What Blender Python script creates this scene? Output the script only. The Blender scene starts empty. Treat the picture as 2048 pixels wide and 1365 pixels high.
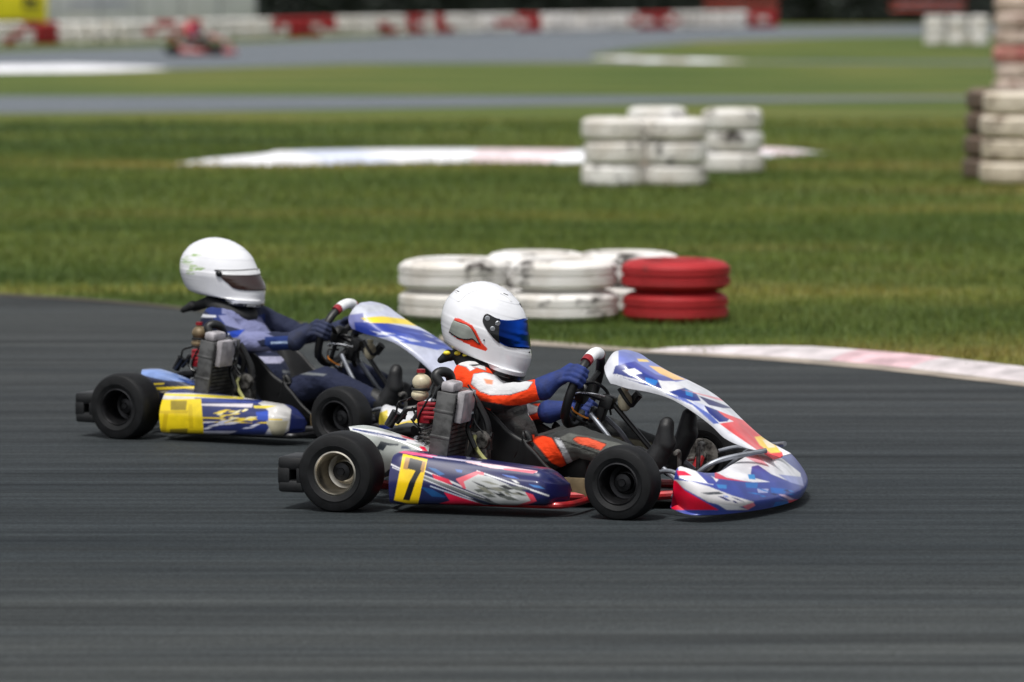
import bpy, bmesh, math, random
import numpy as np
from mathutils import Vector, Matrix
C = bpy.context
SC = C.scene
COL = SC.collection
random.seed(7)
RNG = np.random.default_rng(7)

# ------------------------------------------------------------------ camera, sky, sun, exposure
F, CAMH, HV, CU, CV = 9000., 1.85, -43., 1024., 682.5      # focal length in px of a 2048 px wide frame, eye height, horizon row
PITCH = math.atan((CV - HV) / F)
cam = bpy.data.cameras.new('camera')
cam.sensor_width = 36.0
cam.lens = 36.0 * F / 2048.0
cam.clip_start, cam.clip_end = 0.5, 3000.0
cam.dof.use_dof = True
cam.dof.focus_distance = 15.95
cam.dof.aperture_fstop = 2.8
cob = bpy.data.objects.new('camera', cam)
COL.objects.link(cob)
cob.location = (0, 0, CAMH)
cob.rotation_euler = (math.pi / 2 - PITCH, 0, 0)
SC.camera = cob

SUN_EL, SUN_AZ = 64, 200                                   # degrees; azimuth clockwise from +Y
w = bpy.data.worlds.new('World'); SC.world = w; w.use_nodes = True
nt = w.node_tree; nt.nodes.clear()
sky = nt.nodes.new('ShaderNodeTexSky'); sky.sky_type = 'NISHITA'; sky.sun_disc = False
sky.sun_elevation = math.radians(SUN_EL); sky.sun_rotation = math.radians(SUN_AZ)
sky.air_density = 1.0; sky.dust_density = 3.0; sky.ozone_density = 1.0
hs = nt.nodes.new('ShaderNodeHueSaturation'); hs.inputs['Saturation'].default_value = 0.16
bg = nt.nodes.new('ShaderNodeBackground'); bg.inputs['Strength'].default_value = 0.115
wo = nt.nodes.new('ShaderNodeOutputWorld')
nt.links.new(sky.outputs[0], hs.inputs['Color']); nt.links.new(hs.outputs[0], bg.inputs[0]); nt.links.new(bg.outputs[0], wo.inputs[0])
sl = bpy.data.lights.new('sun', 'SUN'); sl.energy = 2.3; sl.angle = math.radians(8); sl.color = (1.0, 0.97, 0.92)
so = bpy.data.objects.new('sun', sl); COL.objects.link(so)
_e, _a = math.radians(SUN_EL), math.radians(SUN_AZ)
sdir = Vector((math.sin(_a) * math.cos(_e), math.cos(_a) * math.cos(_e), math.sin(_e)))
so.rotation_euler = sdir.to_track_quat('Z', 'Y').to_euler()
SC.view_settings.view_transform = 'Standard'; SC.view_settings.look = 'None'
SC.view_settings.exposure = 0.30; SC.view_settings.gamma = 1.0

# ------------------------------------------------------------------ survey helpers (photo measurement -> place on the ground / on a kart)
def _ray(u, v):
    c, s = math.cos(PITCH), math.sin(PITCH); a = (u - CU) / F; b = -(v - CV) / F
    return a, c + b * s, -s + b * c
def gp(u, v, z=0.0):
    r = _ray(u, v); t = (z - CAMH) / r[2]; return r[0] * t, r[1] * t
class Frame:
    """position and heading of a kart; P: local points -> drawing-board coordinates, L: back onto the plane y = const"""
    def __init__(s, yaw, u, v, lx, ly, lz, sc=1.0):
        s.a = math.radians(yaw); s.sc = sc
        x, y = gp(u, v, lz * sc); c, n = math.cos(s.a), math.sin(s.a)
        s.p = (x - sc * (lx * c - ly * n), y - sc * (lx * n + ly * c))
    def P(s, co):
        co = np.asarray(co, float) * s.sc; c, n = math.cos(s.a), math.sin(s.a)
        X = s.p[0] + co[:, 0] * c - co[:, 1] * n; Y = s.p[1] + co[:, 0] * n + co[:, 1] * c; dz = co[:, 2] - CAMH
        cp, sp = math.cos(PITCH), math.sin(PITCH); d = Y * cp - dz * sp; up = Y * sp + dz * cp
        return np.stack([CU + F * X / d, CV - F * up / d], 1)
    def L(s, u, v, y):
        r = _ray(u, v); c, n = math.cos(s.a), math.sin(s.a)
        t = (y * s.sc + (-s.p[0] * n + s.p[1] * c)) / (-r[0] * n + r[1] * c)
        X, Y, Z = r[0] * t, r[1] * t, CAMH + r[2] * t
        return (((X - s.p[0]) * c + (Y - s.p[1]) * n) / s.sc, Z / s.sc)
K1 = Frame(-19, 668, 948, 0, -.66, .14)
K2 = Frame(-28, 232, 815, 0, -.66, .14, .96)

# ------------------------------------------------------------------ materials
def lin(c):
    c = np.asarray(c, float) / 255.0
    return np.where(c <= 0.04045, c / 12.92, ((c + 0.055) / 1.055) ** 2.4)
def l4(c): return tuple(float(x) for x in lin(c)) + (1.0,)
MATS = {}
def new_mat(name):
    m = bpy.data.materials.new(name); m.use_nodes = True
    nt = m.node_tree; b = nt.nodes['Principled BSDF']; MATS[name] = m
    return m, nt, b
def N(nt, t, **kw):
    n = nt.nodes.new(t)
    for k, v in kw.items():
        if k in n.inputs: n.inputs[k].default_value = v
        else: setattr(n, k, v)
    return n
def noise(nt, scale, detail=4, vec=None, rough=.55, stretch=None):
    tc = N(nt, 'ShaderNodeTexCoord')
    n = N(nt, 'ShaderNodeTexNoise'); n.inputs['Scale'].default_value = scale; n.inputs['Detail'].default_value = detail; n.inputs['Roughness'].default_value = rough
    if stretch:
        mp = N(nt, 'ShaderNodeMapping'); mp.inputs['Scale'].default_value = stretch
        nt.links.new(tc.outputs['Object'], mp.inputs[0]); nt.links.new(mp.outputs[0], n.inputs['Vector'])
    else: nt.links.new(tc.outputs['Object'], n.inputs['Vector'])
    return n
def ramp(nt, src, stops):
    r = N(nt, 'ShaderNodeValToRGB'); cr = r.color_ramp
    while len(cr.elements) < len(stops): cr.elements.new(0.5)
    for e, (p, c) in zip(cr.elements, stops): e.position = p; e.color = c
    nt.links.new(src, r.inputs[0]); return r
def mixc(nt, fac, a, b, mode='MIX'):
    m = N(nt, 'ShaderNodeMix', data_type='RGBA', blend_type=mode)
    for i, x in ((0, fac), (6, a), (7, b)):
        if hasattr(x, 'links') or isinstance(x, bpy.types.NodeSocket): nt.links.new(x, m.inputs[i])
        else: m.inputs[i].default_value = x
    return m.outputs[2]
def bump(nt, b, src, strength, dist):
    bp = N(nt, 'ShaderNodeBump'); bp.inputs['Strength'].default_value = strength; bp.inputs['Distance'].default_value = dist
    nt.links.new(src, bp.inputs['Height']); nt.links.new(bp.outputs[0], b.inputs['Normal'])
def simple(name, rgb, rough=.5, metal=0, var=.18, nscale=18, bmp=0, coat=0, dirt=None):
    m, nt, b = new_mat(name)
    n = noise(nt, nscale, 5)
    c = l4(rgb); d = tuple(x * (1 - var) for x in c[:3]) + (1,); e = tuple(min(1, x * (1 + var * .6)) for x in c[:3]) + (1,)
    if dirt: d = l4(dirt)
    r = ramp(nt, n.outputs[0], [(.35, d), (.6, e)])
    nt.links.new(r.outputs[0], b.inputs['Base Color'])
    mr = N(nt, 'ShaderNodeMapRange'); mr.inputs['To Min'].default_value = max(.03, rough - .08); mr.inputs['To Max'].default_value = min(1, rough + .12)
    nt.links.new(n.outputs[0], mr.inputs[0]); nt.links.new(mr.outputs[0], b.inputs['Roughness'])
    b.inputs['Metallic'].default_value = metal; b.inputs['Coat Weight'].default_value = coat
    if bmp:
        n2 = noise(nt, nscale * 6, 3); bump(nt, b, n2.outputs[0], bmp, .002)
    return m
def painted(name, rough=.32, coat=.4, dirt=.12, fabric=False):
    m, nt, b = new_mat(name)
    at = N(nt, 'ShaderNodeAttribute', attribute_name='Col')
    n = noise(nt, 9, 6)
    r = ramp(nt, n.outputs[0], [(.38, (1 - dirt * 2.2,) * 3 + (1,)), (.58, (1, 1, 1, 1))])
    nt.links.new(mixc(nt, 1.0, at.outputs['Color'], r.outputs[0], 'MULTIPLY'), b.inputs['Base Color'])
    b.inputs['Roughness'].default_value = rough; b.inputs['Coat Weight'].default_value = coat; b.inputs['Coat Roughness'].default_value = .15
    if fabric:
        n2 = noise(nt, 26, 5, rough=.6, stretch=(1, 1, 2.2)); bump(nt, b, n2.outputs[0], .6, .009); b.inputs['Sheen Weight'].default_value = .03; b.inputs['Specular IOR Level'].default_value = .25
    return m
painted('bodywork'); painted('shell', .22, .7, .04); painted('suit', .8, 0, .06, True)
simple('rubber', (15, 16, 18), .55, 0, .4, 30, .25); MATS['rubber'].node_tree.nodes['Principled BSDF'].inputs['Specular IOR Level'].default_value = .3
simple('black_plastic', (17, 18, 20), .42, 0, .3, 25, .1)
simple('gloss_black', (12, 13, 15), .2, 0, .3, 25)
simple('alloy', (190, 184, 172), .3, 1, .2, 30)
simple('dark_alloy', (48, 48, 50), .38, .8, .3, 30)
simple('cast_metal', (128, 126, 122), .5, .75, .45, 40, .4, dirt=(50, 48, 46))
simple('scuffed_metal', (92, 92, 92), .5, .7, .5, 22, .3)
simple('bright_tube', (205, 208, 214), .25, .85, .15, 20)
simple('bracket_grey', (170, 166, 170), .5, .3, .35, 20, 0, .1); simple('bar_grey', (128, 132, 140), .4, .5, .3, 20)
simple('red_metal', (150, 22, 28), .4, .2, .3, 20, 0, .3)
simple('red_plastic', (140, 22, 34), .35, 0, .2, 20, 0, .2)
simple('cream_plastic', (196, 186, 158), .4, 0, .25, 24)
simple('clear_hose', (150, 150, 96), .35, 0, .2, 30)
simple('teal_plastic', (24, 104, 118), .4, 0, .2, 20)
simple('tan_plate', (120, 104, 78), .5, .3, .3, 16)
simple('orange_wire', (214, 130, 40), .4, 0, .1, 20)
simple('copper', (140, 78, 50), .4, .8, .3, 20)
simple('glove_navy', (24, 44, 104), .75, 0, .3, 30, .5)
simple('glove_dark', (30, 38, 66), .75, 0, .3, 30, .5)
simple('boot_black', (26, 27, 29), .55, 0, .3, 30, .3)
simple('neoprene', (22, 23, 25), .7, 0, .3, 30, .2)
simple('white_trim', (225, 226, 228), .4, 0, .1, 20)
simple('seat_black', (15, 16, 18), .5, 0, .35, 14, .2)
simple('vent_grey', (150, 156, 150), .35, 0, .2, 14, 0, .2)
simple('skin', (200, 150, 124), .5, 0, .1, 20)
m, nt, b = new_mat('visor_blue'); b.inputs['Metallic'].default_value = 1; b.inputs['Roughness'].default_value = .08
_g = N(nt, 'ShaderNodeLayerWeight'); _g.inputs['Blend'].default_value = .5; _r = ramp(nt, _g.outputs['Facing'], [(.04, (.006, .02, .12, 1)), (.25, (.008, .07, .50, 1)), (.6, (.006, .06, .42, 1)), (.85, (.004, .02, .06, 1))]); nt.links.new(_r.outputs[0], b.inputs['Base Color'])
m, nt, b = new_mat('visor_dark'); b.inputs['Base Color'].default_value = (.03, .014, .012, 1); b.inputs['Roughness'].default_value = .12; b.inputs['Coat Weight'].default_value = .6

# tyre white / red paint on rubber, worn
def worn_tyre(name, rgb, dark=(58, 52, 48), lo=.35, hi=.44):
    m, nt, b = new_mat(name)
    n = noise(nt, 5, 7, rough=.65); n2 = noise(nt, 1.2, 3)
    oi = N(nt, 'ShaderNodeObjectInfo')
    for q in (n, n2):
        q.noise_dimensions = '4D'; mu = N(nt, 'ShaderNodeMath', operation='MULTIPLY'); nt.links.new(oi.outputs['Random'], mu.inputs[0]); mu.inputs[1].default_value = 40; nt.links.new(mu.outputs[0], q.inputs['W'])
    ng = noise(nt, 2.5, 5)
    r = ramp(nt, n.outputs[0], [(lo, l4(dark)), (hi, l4(rgb))])
    r2 = ramp(nt, n2.outputs[0], [(.35, (.80, .76, .70, 1)), (.6, (1, 1, 1, 1))])
    r9 = ramp(nt, ng.outputs[0], [(.40, (.62, .57, .50, 1)), (.52, (1, 1, 1, 1))])
    nt.links.new(mixc(nt, .5, mixc(nt, .7, r.outputs[0], r2.outputs[0], 'MULTIPLY'), r9.outputs[0], 'MULTIPLY'), b.inputs['Base Color'])
    b.inputs['Roughness'].default_value = .6
    n3 = noise(nt, 40, 3); bump(nt, b, n3.outputs[0], .3, .004)
worn_tyre('tyre_white', (232, 230, 228)); worn_tyre('tyre_red', (168, 30, 36)); worn_tyre('tyre_rust', (206, 92, 58))
worn_tyre('tyre_pink', (214, 196, 186), (150, 122, 110), .36, .5); worn_tyre('tyre_beige', (208, 198, 182), (124, 108, 92), .36, .48)
worn_tyre('tyre_dark', (110, 94, 82))
worn_tyre('tyre_coral', (208, 150, 142), (150, 60, 60), .34, .5)

def asphalt(name, base, streak=.35, line=False):
    m, nt, b = new_mat(name)
    fine = noise(nt, 120, 4, rough=.8); mid = noise(nt, 2.2, 6, rough=.6, stretch=(.25, 1.6, 1)); grit = noise(nt, 420, 2, rough=.6)
    lane = noise(nt, 1.0, 6, rough=.7, stretch=(.10, 5.0, 1)); lane2 = noise(nt, 1.0, 5, rough=.75, stretch=(.16, 13, 1))
    c = l4(base)
    dark = tuple(x * (1 - streak) for x in c[:3]) + (1,); light = tuple(x * (1 + streak * .8) for x in c[:3]) + (1,)
    r = ramp(nt, lane.outputs[0], [(.36, dark), (.62, light)])
    r2 = ramp(nt, mid.outputs[0], [(.3, (.76, .78, .79, 1)), (.65, (1.10, 1.08, 1.04, 1))])
    r3 = ramp(nt, fine.outputs[0], [(.38, (.45, .45, .45, 1)), (.62, (1.5, 1.5, 1.5, 1))])
    r4 = ramp(nt, lane2.outputs[0], [(.38, (.70, .71, .72, 1)), (.62, (1.27, 1.26, 1.24, 1))])
    r5 = ramp(nt, grit.outputs[0], [(.40, (.7, .7, .7, 1)), (.66, (1.6, 1.6, 1.55, 1))])
    x = mixc(nt, 1, r.outputs[0], r2.outputs[0], 'MULTIPLY'); x = mixc(nt, .8, x, r3.outputs[0], 'MULTIPLY'); x = mixc(nt, .9, x, r4.outputs[0], 'MULTIPLY'); x = mixc(nt, .6, x, r5.outputs[0], 'MULTIPLY')
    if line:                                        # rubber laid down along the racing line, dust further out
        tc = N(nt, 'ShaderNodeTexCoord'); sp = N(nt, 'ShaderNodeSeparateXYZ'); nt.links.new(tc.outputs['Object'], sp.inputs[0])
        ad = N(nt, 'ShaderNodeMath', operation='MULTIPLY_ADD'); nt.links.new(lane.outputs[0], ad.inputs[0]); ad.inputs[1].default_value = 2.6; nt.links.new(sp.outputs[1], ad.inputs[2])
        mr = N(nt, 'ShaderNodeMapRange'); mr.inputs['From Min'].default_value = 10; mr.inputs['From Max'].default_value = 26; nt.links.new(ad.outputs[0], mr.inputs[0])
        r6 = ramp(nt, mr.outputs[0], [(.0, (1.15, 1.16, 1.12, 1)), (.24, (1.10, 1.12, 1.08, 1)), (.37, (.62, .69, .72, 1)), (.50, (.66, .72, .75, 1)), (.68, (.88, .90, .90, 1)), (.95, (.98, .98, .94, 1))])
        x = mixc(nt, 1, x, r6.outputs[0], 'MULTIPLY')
    nt.links.new(x, b.inputs['Base Color'])
    b.inputs['Roughness'].default_value = .8; b.inputs['Specular IOR Level'].default_value = .10
    bump(nt, b, fine.outputs[0], .5, .003)
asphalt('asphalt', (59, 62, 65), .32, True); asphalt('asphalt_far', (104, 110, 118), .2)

def grass_mat(name, blade=False):
    m, nt, b = new_mat(name)
    big = noise(nt, .22, 5, rough=.6, stretch=(.5, 1.6, 1)); band = noise(nt, 1, 4, rough=.6, stretch=(.12, 1.3, 1)); fine = noise(nt, 14, 4)
    r = ramp(nt, big.outputs[0], [(.30, l4((50, 70, 32))), (.42, l4((74, 92, 40))), (.55, l4((92, 104, 48))), (.70, l4((136, 124, 72)))])
    r2 = ramp(nt, band.outputs[0], [(.33, (.58, .66, .62, 1)), (.62, (1.12, 1.08, .95, 1))])
    r3 = ramp(nt, fine.outputs[0], [(.3, (.6, .6, .6, 1)), (.7, (1.3, 1.3, 1.2, 1))])
    x = mixc(nt, 1, r.outputs[0], r2.outputs[0], 'MULTIPLY'); x = mixc(nt, .7, x, r3.outputs[0], 'MULTIPLY')
    if blade:
        at = N(nt, 'ShaderNodeAttribute', attribute_name='tint')
        x = mixc(nt, 1, x, at.outputs['Color'], 'MULTIPLY')
        b.inputs['Roughness'].default_value = .6
    else:
        b.inputs['Roughness'].default_value = .9; bump(nt, b, fine.outputs[0], .8, .05)
    b.inputs['Specular IOR Level'].default_value = .25
    nt.links.new(x, b.inputs['Base Color'])
grass_mat('turf'); grass_mat('grass_blade', True)
simple('kerb_white', (196, 188, 190), .6, 0, .25, 6); simple('kerb_pale', (224, 206, 210), .6, 0, .2, 4); simple('kerb_red', (204, 172, 178), .6, 0, .3, 6); simple('kerb_bright', (232, 232, 238), .6, 0, .12, 3)
simple('kerb_blue', (206, 212, 232), .6, 0, .2, 4); simple('concrete', (150, 140, 128), .8, 0, .25, 5, .3)
simple('soil', (66, 60, 48), .9, 0, .3, 5, .5)
simple('panel_white', (232, 232, 238), .5, 0, .08, 1.2); simple('panel_blue', (158, 162, 190), .5, 0, .1, 2)
simple('sign_yellow', (216, 206, 18), .5, 0, .08, 2); simple('sign_black', (38, 38, 30), .5, 0, .1, 2)
simple('rail_red', (188, 74, 60), .5, 0, .2, 4); simple('rail_grey', (130, 134, 142), .5, 0, .2, 4)
simple('hedge_leaf', (34, 42, 36), .7, 0, .5, 1.2); simple('bark', (48, 42, 36), .9, 0, .4, 4, .5)

# ------------------------------------------------------------------ mesh helpers
def link(o, parent=None):
    COL.objects.link(o)
    if parent is not None: o.parent = parent
    return o
def tag(o, label=None, cat=None, group=None, kind=None):
    if label: o['label'] = label
    if cat: o['category'] = cat
    if group: o['group'] = group
    if kind: o['kind'] = kind
    return o
def empty(name, loc, rz=0, sc=1):
    o = bpy.data.objects.new(name, None); COL.objects.link(o); o.empty_display_size = .1
    o.location = loc; o.rotation_euler = (0, 0, rz); o.scale = (sc,) * 3
    return o
class MB:
    """collects primitives, builds ONE mesh object"""
    def __init__(s): s.v = []; s.f = []; s.mi = []; s.m = 0
    def add(s, vs, fs):
        k = len(s.v); s.v += [tuple(map(float, p)) for p in vs]; s.f += [tuple(i + k for i in f) for f in fs]; s.mi += [s.m] * len(fs)
        return s
    def box(s, c, d, rot=None, bev=.12):
        hx, hy, hz = [x / 2 for x in d]; b = min(hx, hy, hz) * bev * 2
        bm = bmesh.new(); bmesh.ops.create_cube(bm, size=1)
        for v in bm.verts: v.co = Vector((v.co.x * d[0], v.co.y * d[1], v.co.z * d[2]))
        if b > 0: bmesh.ops.bevel(bm, geom=bm.edges[:], offset=b, segments=2, affect='EDGES', profile=.5)
        R = rot if rot is not None else Matrix.Identity(3)
        vs = [R @ v.co + Vector(c) for v in bm.verts]; fs = [[v.index for v in f.verts] for f in bm.faces]
        bm.verts.index_update(); bm.free(); return s.add(vs, fs)
    def tube(s, path, r, n=10, sm=1, cap=True):
        P = [Vector(p) for p in path]
        if sm and len(P) > 2: P = catmull(P, 6)
        rs = r if isinstance(r, (list, tuple)) else None
        k0 = len(s.v); up = None; vs = []; fs = []
        for i, p in enumerate(P):
            t = (P[min(i + 1, len(P) - 1)] - P[max(i - 1, 0)]).normalized()
            if up is None: up = t.orthogonal().normalized()
            up = (up - t * up.dot(t)).normalized(); sd = t.cross(up)
            rr = r if rs is None else np.interp(i / (len(P) - 1), np.linspace(0, 1, len(rs)), rs)
            vs += [p + (up * math.cos(a) + sd * math.sin(a)) * rr for a in np.linspace(0, 2 * math.pi, n, endpoint=False)]
        for i in range(len(P) - 1):
            for j in range(n):
                a = i * n + j; b_ = i * n + (j + 1) % n; fs.append((a, b_, b_ + n, a + n))
        if cap: fs.append(tuple(range(n))[::-1]); fs.append(tuple((len(P) - 1) * n + j for j in range(n)))
        return s.add(vs, fs)
    def lathe(s, prof, axis='y', c=(0, 0, 0), n=48, closed=False, R=None):
        vs = []; fs = []; m = len(prof)
        for i in range(n):
            a = 2 * math.pi * i / n
            for (r, h) in prof:
                p = Vector((r * math.cos(a), h, r * math.sin(a))) if axis == 'y' else Vector((r * math.cos(a), r * math.sin(a), h))
                if R is not None: p = R @ p
                vs.append(p + Vector(c))
        for i in range(n):
            for j in range(m if closed else m - 1):
                a = i * m + j; b_ = i * m + (j + 1) % m; q = ((i + 1) % n) * m
                fs.append((a, b_, q + (j + 1) % m, q + j))
        return s.add(vs, fs)
    def ell(s, c, r, R=None, n=20, m=12):
        vs = []; fs = []
        for i in range(m + 1):
            t = math.pi * i / m
            for j in range(n):
                a = 2 * math.pi * j / n
                p = Vector((r[0] * math.sin(t) * math.cos(a), r[1] * math.sin(t) * math.sin(a), r[2] * math.cos(t)))
                if R is not None: p = R @ p
                vs.append(p + Vector(c))
        for i in range(m):
            for j in range(n):
                fs.append((i * n + j, (i + 1) * n + j, (i + 1) * n + (j + 1) % n, i * n + (j + 1) % n))
        return s.add(vs, fs)
    def capsule(s, a, b, ra, rb, n=16):
        a, b = Vector(a), Vector(b); t = (b - a); L = t.length; R = t.to_track_quat('Z', 'Y').to_matrix()
        prof = [(ra * math.cos(q), ra * math.sin(q)) for q in np.linspace(-math.pi / 2 + .05, 0, 5)] + [(rb * math.cos(q), L + rb * math.sin(q)) for q in np.linspace(0, math.pi / 2 - .05, 5)]
        k = len(s.v); s.lathe(prof, 'z', a, n, False, R); m = len(prof)
        s.f.append(tuple(k + i * m for i in range(n))[::-1]); s.f.append(tuple(k + i * m + m - 1 for i in range(n))); s.mi += [s.m, s.m]
        return s
    def prism(s, poly, y0, y1, plane='xz'):
        n = len(poly); mk = (lambda p, y: (p[0], y, p[1])) if plane == 'xz' else (lambda p, y: (p[0], p[1], y))
        vs = [mk(p, y0) for p in poly] + [mk(p, y1) for p in poly]
        return s.add(vs, [tuple(range(n)), tuple(range(2 * n - 1, n - 1, -1))] + [(i, (i + 1) % n, n + (i + 1) % n, n + i) for i in range(n)])
    def build(s, name, mats, parent=None, ang=35, fix=True):
        me = bpy.data.meshes.new(name); me.from_pydata(s.v, [], s.f)
        for m in ([mats] if isinstance(mats, str) else mats): me.materials.append(MATS[m])
        me.polygons.foreach_set('material_index', s.mi)
        if fix:
            bm = bmesh.new(); bm.from_mesh(me); bmesh.ops.recalc_face_normals(bm, faces=bm.faces); bm.to_mesh(me); bm.free()
        finish(me, ang)
        return link(bpy.data.objects.new(name, me), parent)
def finish(me, ang):
    me.shade_smooth()
    if ang: me.set_sharp_from_angle(angle=math.radians(ang))
    me.update()
def catmull(P, k):
    P = [np.array(p, float) for p in P]; out = []
    for i in range(len(P) - 1):
        a, b, c, d = P[max(i - 1, 0)], P[i], P[i + 1], P[min(i + 2, len(P) - 1)]
        for j in range(k):
            t = j / k
            out.append(.5 * ((2 * b) + (-a + c) * t + (2 * a - 5 * b + 4 * c - d) * t * t + (-a + 3 * b - 3 * c + d) * t ** 3))
    out.append(P[-1]); return [Vector(p) for p in out]
def resample(P, n, sm=True):
    Q = np.array([tuple(p) for p in (catmull(P, 8) if sm else P)])
    d = np.r_[0, np.cumsum(np.linalg.norm(np.diff(Q, axis=0), axis=1))]
    t = np.linspace(0, d[-1], n)
    return np.stack([np.interp(t, d, Q[:, i]) for i in range(Q.shape[1])], 1)
def inside(pts, poly):
    x, y = pts[:, 0], pts[:, 1]; r = np.zeros(len(pts), bool); n = len(poly)
    for i in range(n):
        x0, y0 = poly[i]; x1, y1 = poly[(i + 1) % n]
        if y0 == y1: continue
        c = ((y0 > y) != (y1 > y)) & (x < (x1 - x0) * (y - y0) / (y1 - y0) + x0)
        r ^= c
    return r
def setcol(me, cols):
    at = me.color_attributes.new('Col', 'FLOAT_COLOR', 'POINT')
    a = np.ones((len(me.vertices), 4), np.float32); a[:, :3] = cols; at.data.foreach_set('color', a.ravel())
def verts_np(me):
    a = np.empty(len(me.vertices) * 3, np.float32); me.vertices.foreach_get('co', a); return a.reshape(-1, 3)
SUB = [(0, 0), (.8, .3), (-.3, .8), (-.8, -.3), (.3, -.8)]
def paint(me, frame, base, layers, mirror=True):
    """livery: flat design colours per vertex, laid out on the side elevation and mirrored to the other side"""
    co = verts_np(me).copy()
    if mirror: co[:, 1] = -np.abs(co[:, 1])
    p = frame.P(co); acc = np.zeros((len(co), 3))
    for dx, dy in SUB:
        cols = np.tile(lin(base), (len(co), 1)); q = p + (dx, dy)
        for poly, c in layers: cols[inside(q, poly)] = lin(c)
        acc += cols
    setcol(me, acc / len(SUB))
def sheet(name, G, mat, parent=None, closed_u=False, thick=0, ang=50):
    """grid (nu, nv, 3) -> mesh"""
    nu, nv = G.shape[:2]; idx = np.arange(nu * nv).reshape(nu, nv)
    a = idx[:-1, :-1]; b = idx[1:, :-1]; c = idx[1:, 1:]; d = idx[:-1, 1:]
    fs = np.stack([a, b, c, d], -1).reshape(-1, 4)
    if closed_u:
        e = np.stack([idx[:-1, -1], idx[1:, -1], idx[1:, 0], idx[:-1, 0]], -1).reshape(-1, 4); fs = np.r_[fs, e]
    me = bpy.data.meshes.new(name); me.from_pydata(G.reshape(-1, 3).tolist(), [], fs.tolist()); me.materials.append(MATS[mat])
    bm = bmesh.new(); bm.from_mesh(me)
    if closed_u:
        for r in (range(nv), range((nu - 1) * nv, nu * nv)):
            bm.verts.ensure_lookup_table()
            try: bm.faces.new([bm.verts[i] for i in r])
            except ValueError: pass
    bmesh.ops.recalc_face_normals(bm, faces=bm.faces); bm.to_mesh(me); bm.free()
    finish(me, ang)
    o = link(bpy.data.objects.new(name, me), parent)
    if thick:
        md = o.modifiers.new('thickness', 'SOLIDIFY'); md.thickness = thick; md.offset = -1
    return o
def cq(x0, y0, s, pts): return [(x0 + x / s, y0 + y / s) for x, y in pts]
def C7(*p): return cq(1200, 680, 3.79, p)
def C5(*p): return cq(760, 860, 5.39, p)
def C2(*p): return cq(840, 540, 5.686, p)
def C3(*p): return cq(740, 680, 5.686, p)
def C4(*p): return cq(980, 680, 5.688, p)
def C8(*p): return cq(100, 700, 3.938, p)
def C9(*p): return cq(100, 440, 2.56, p)

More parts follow.
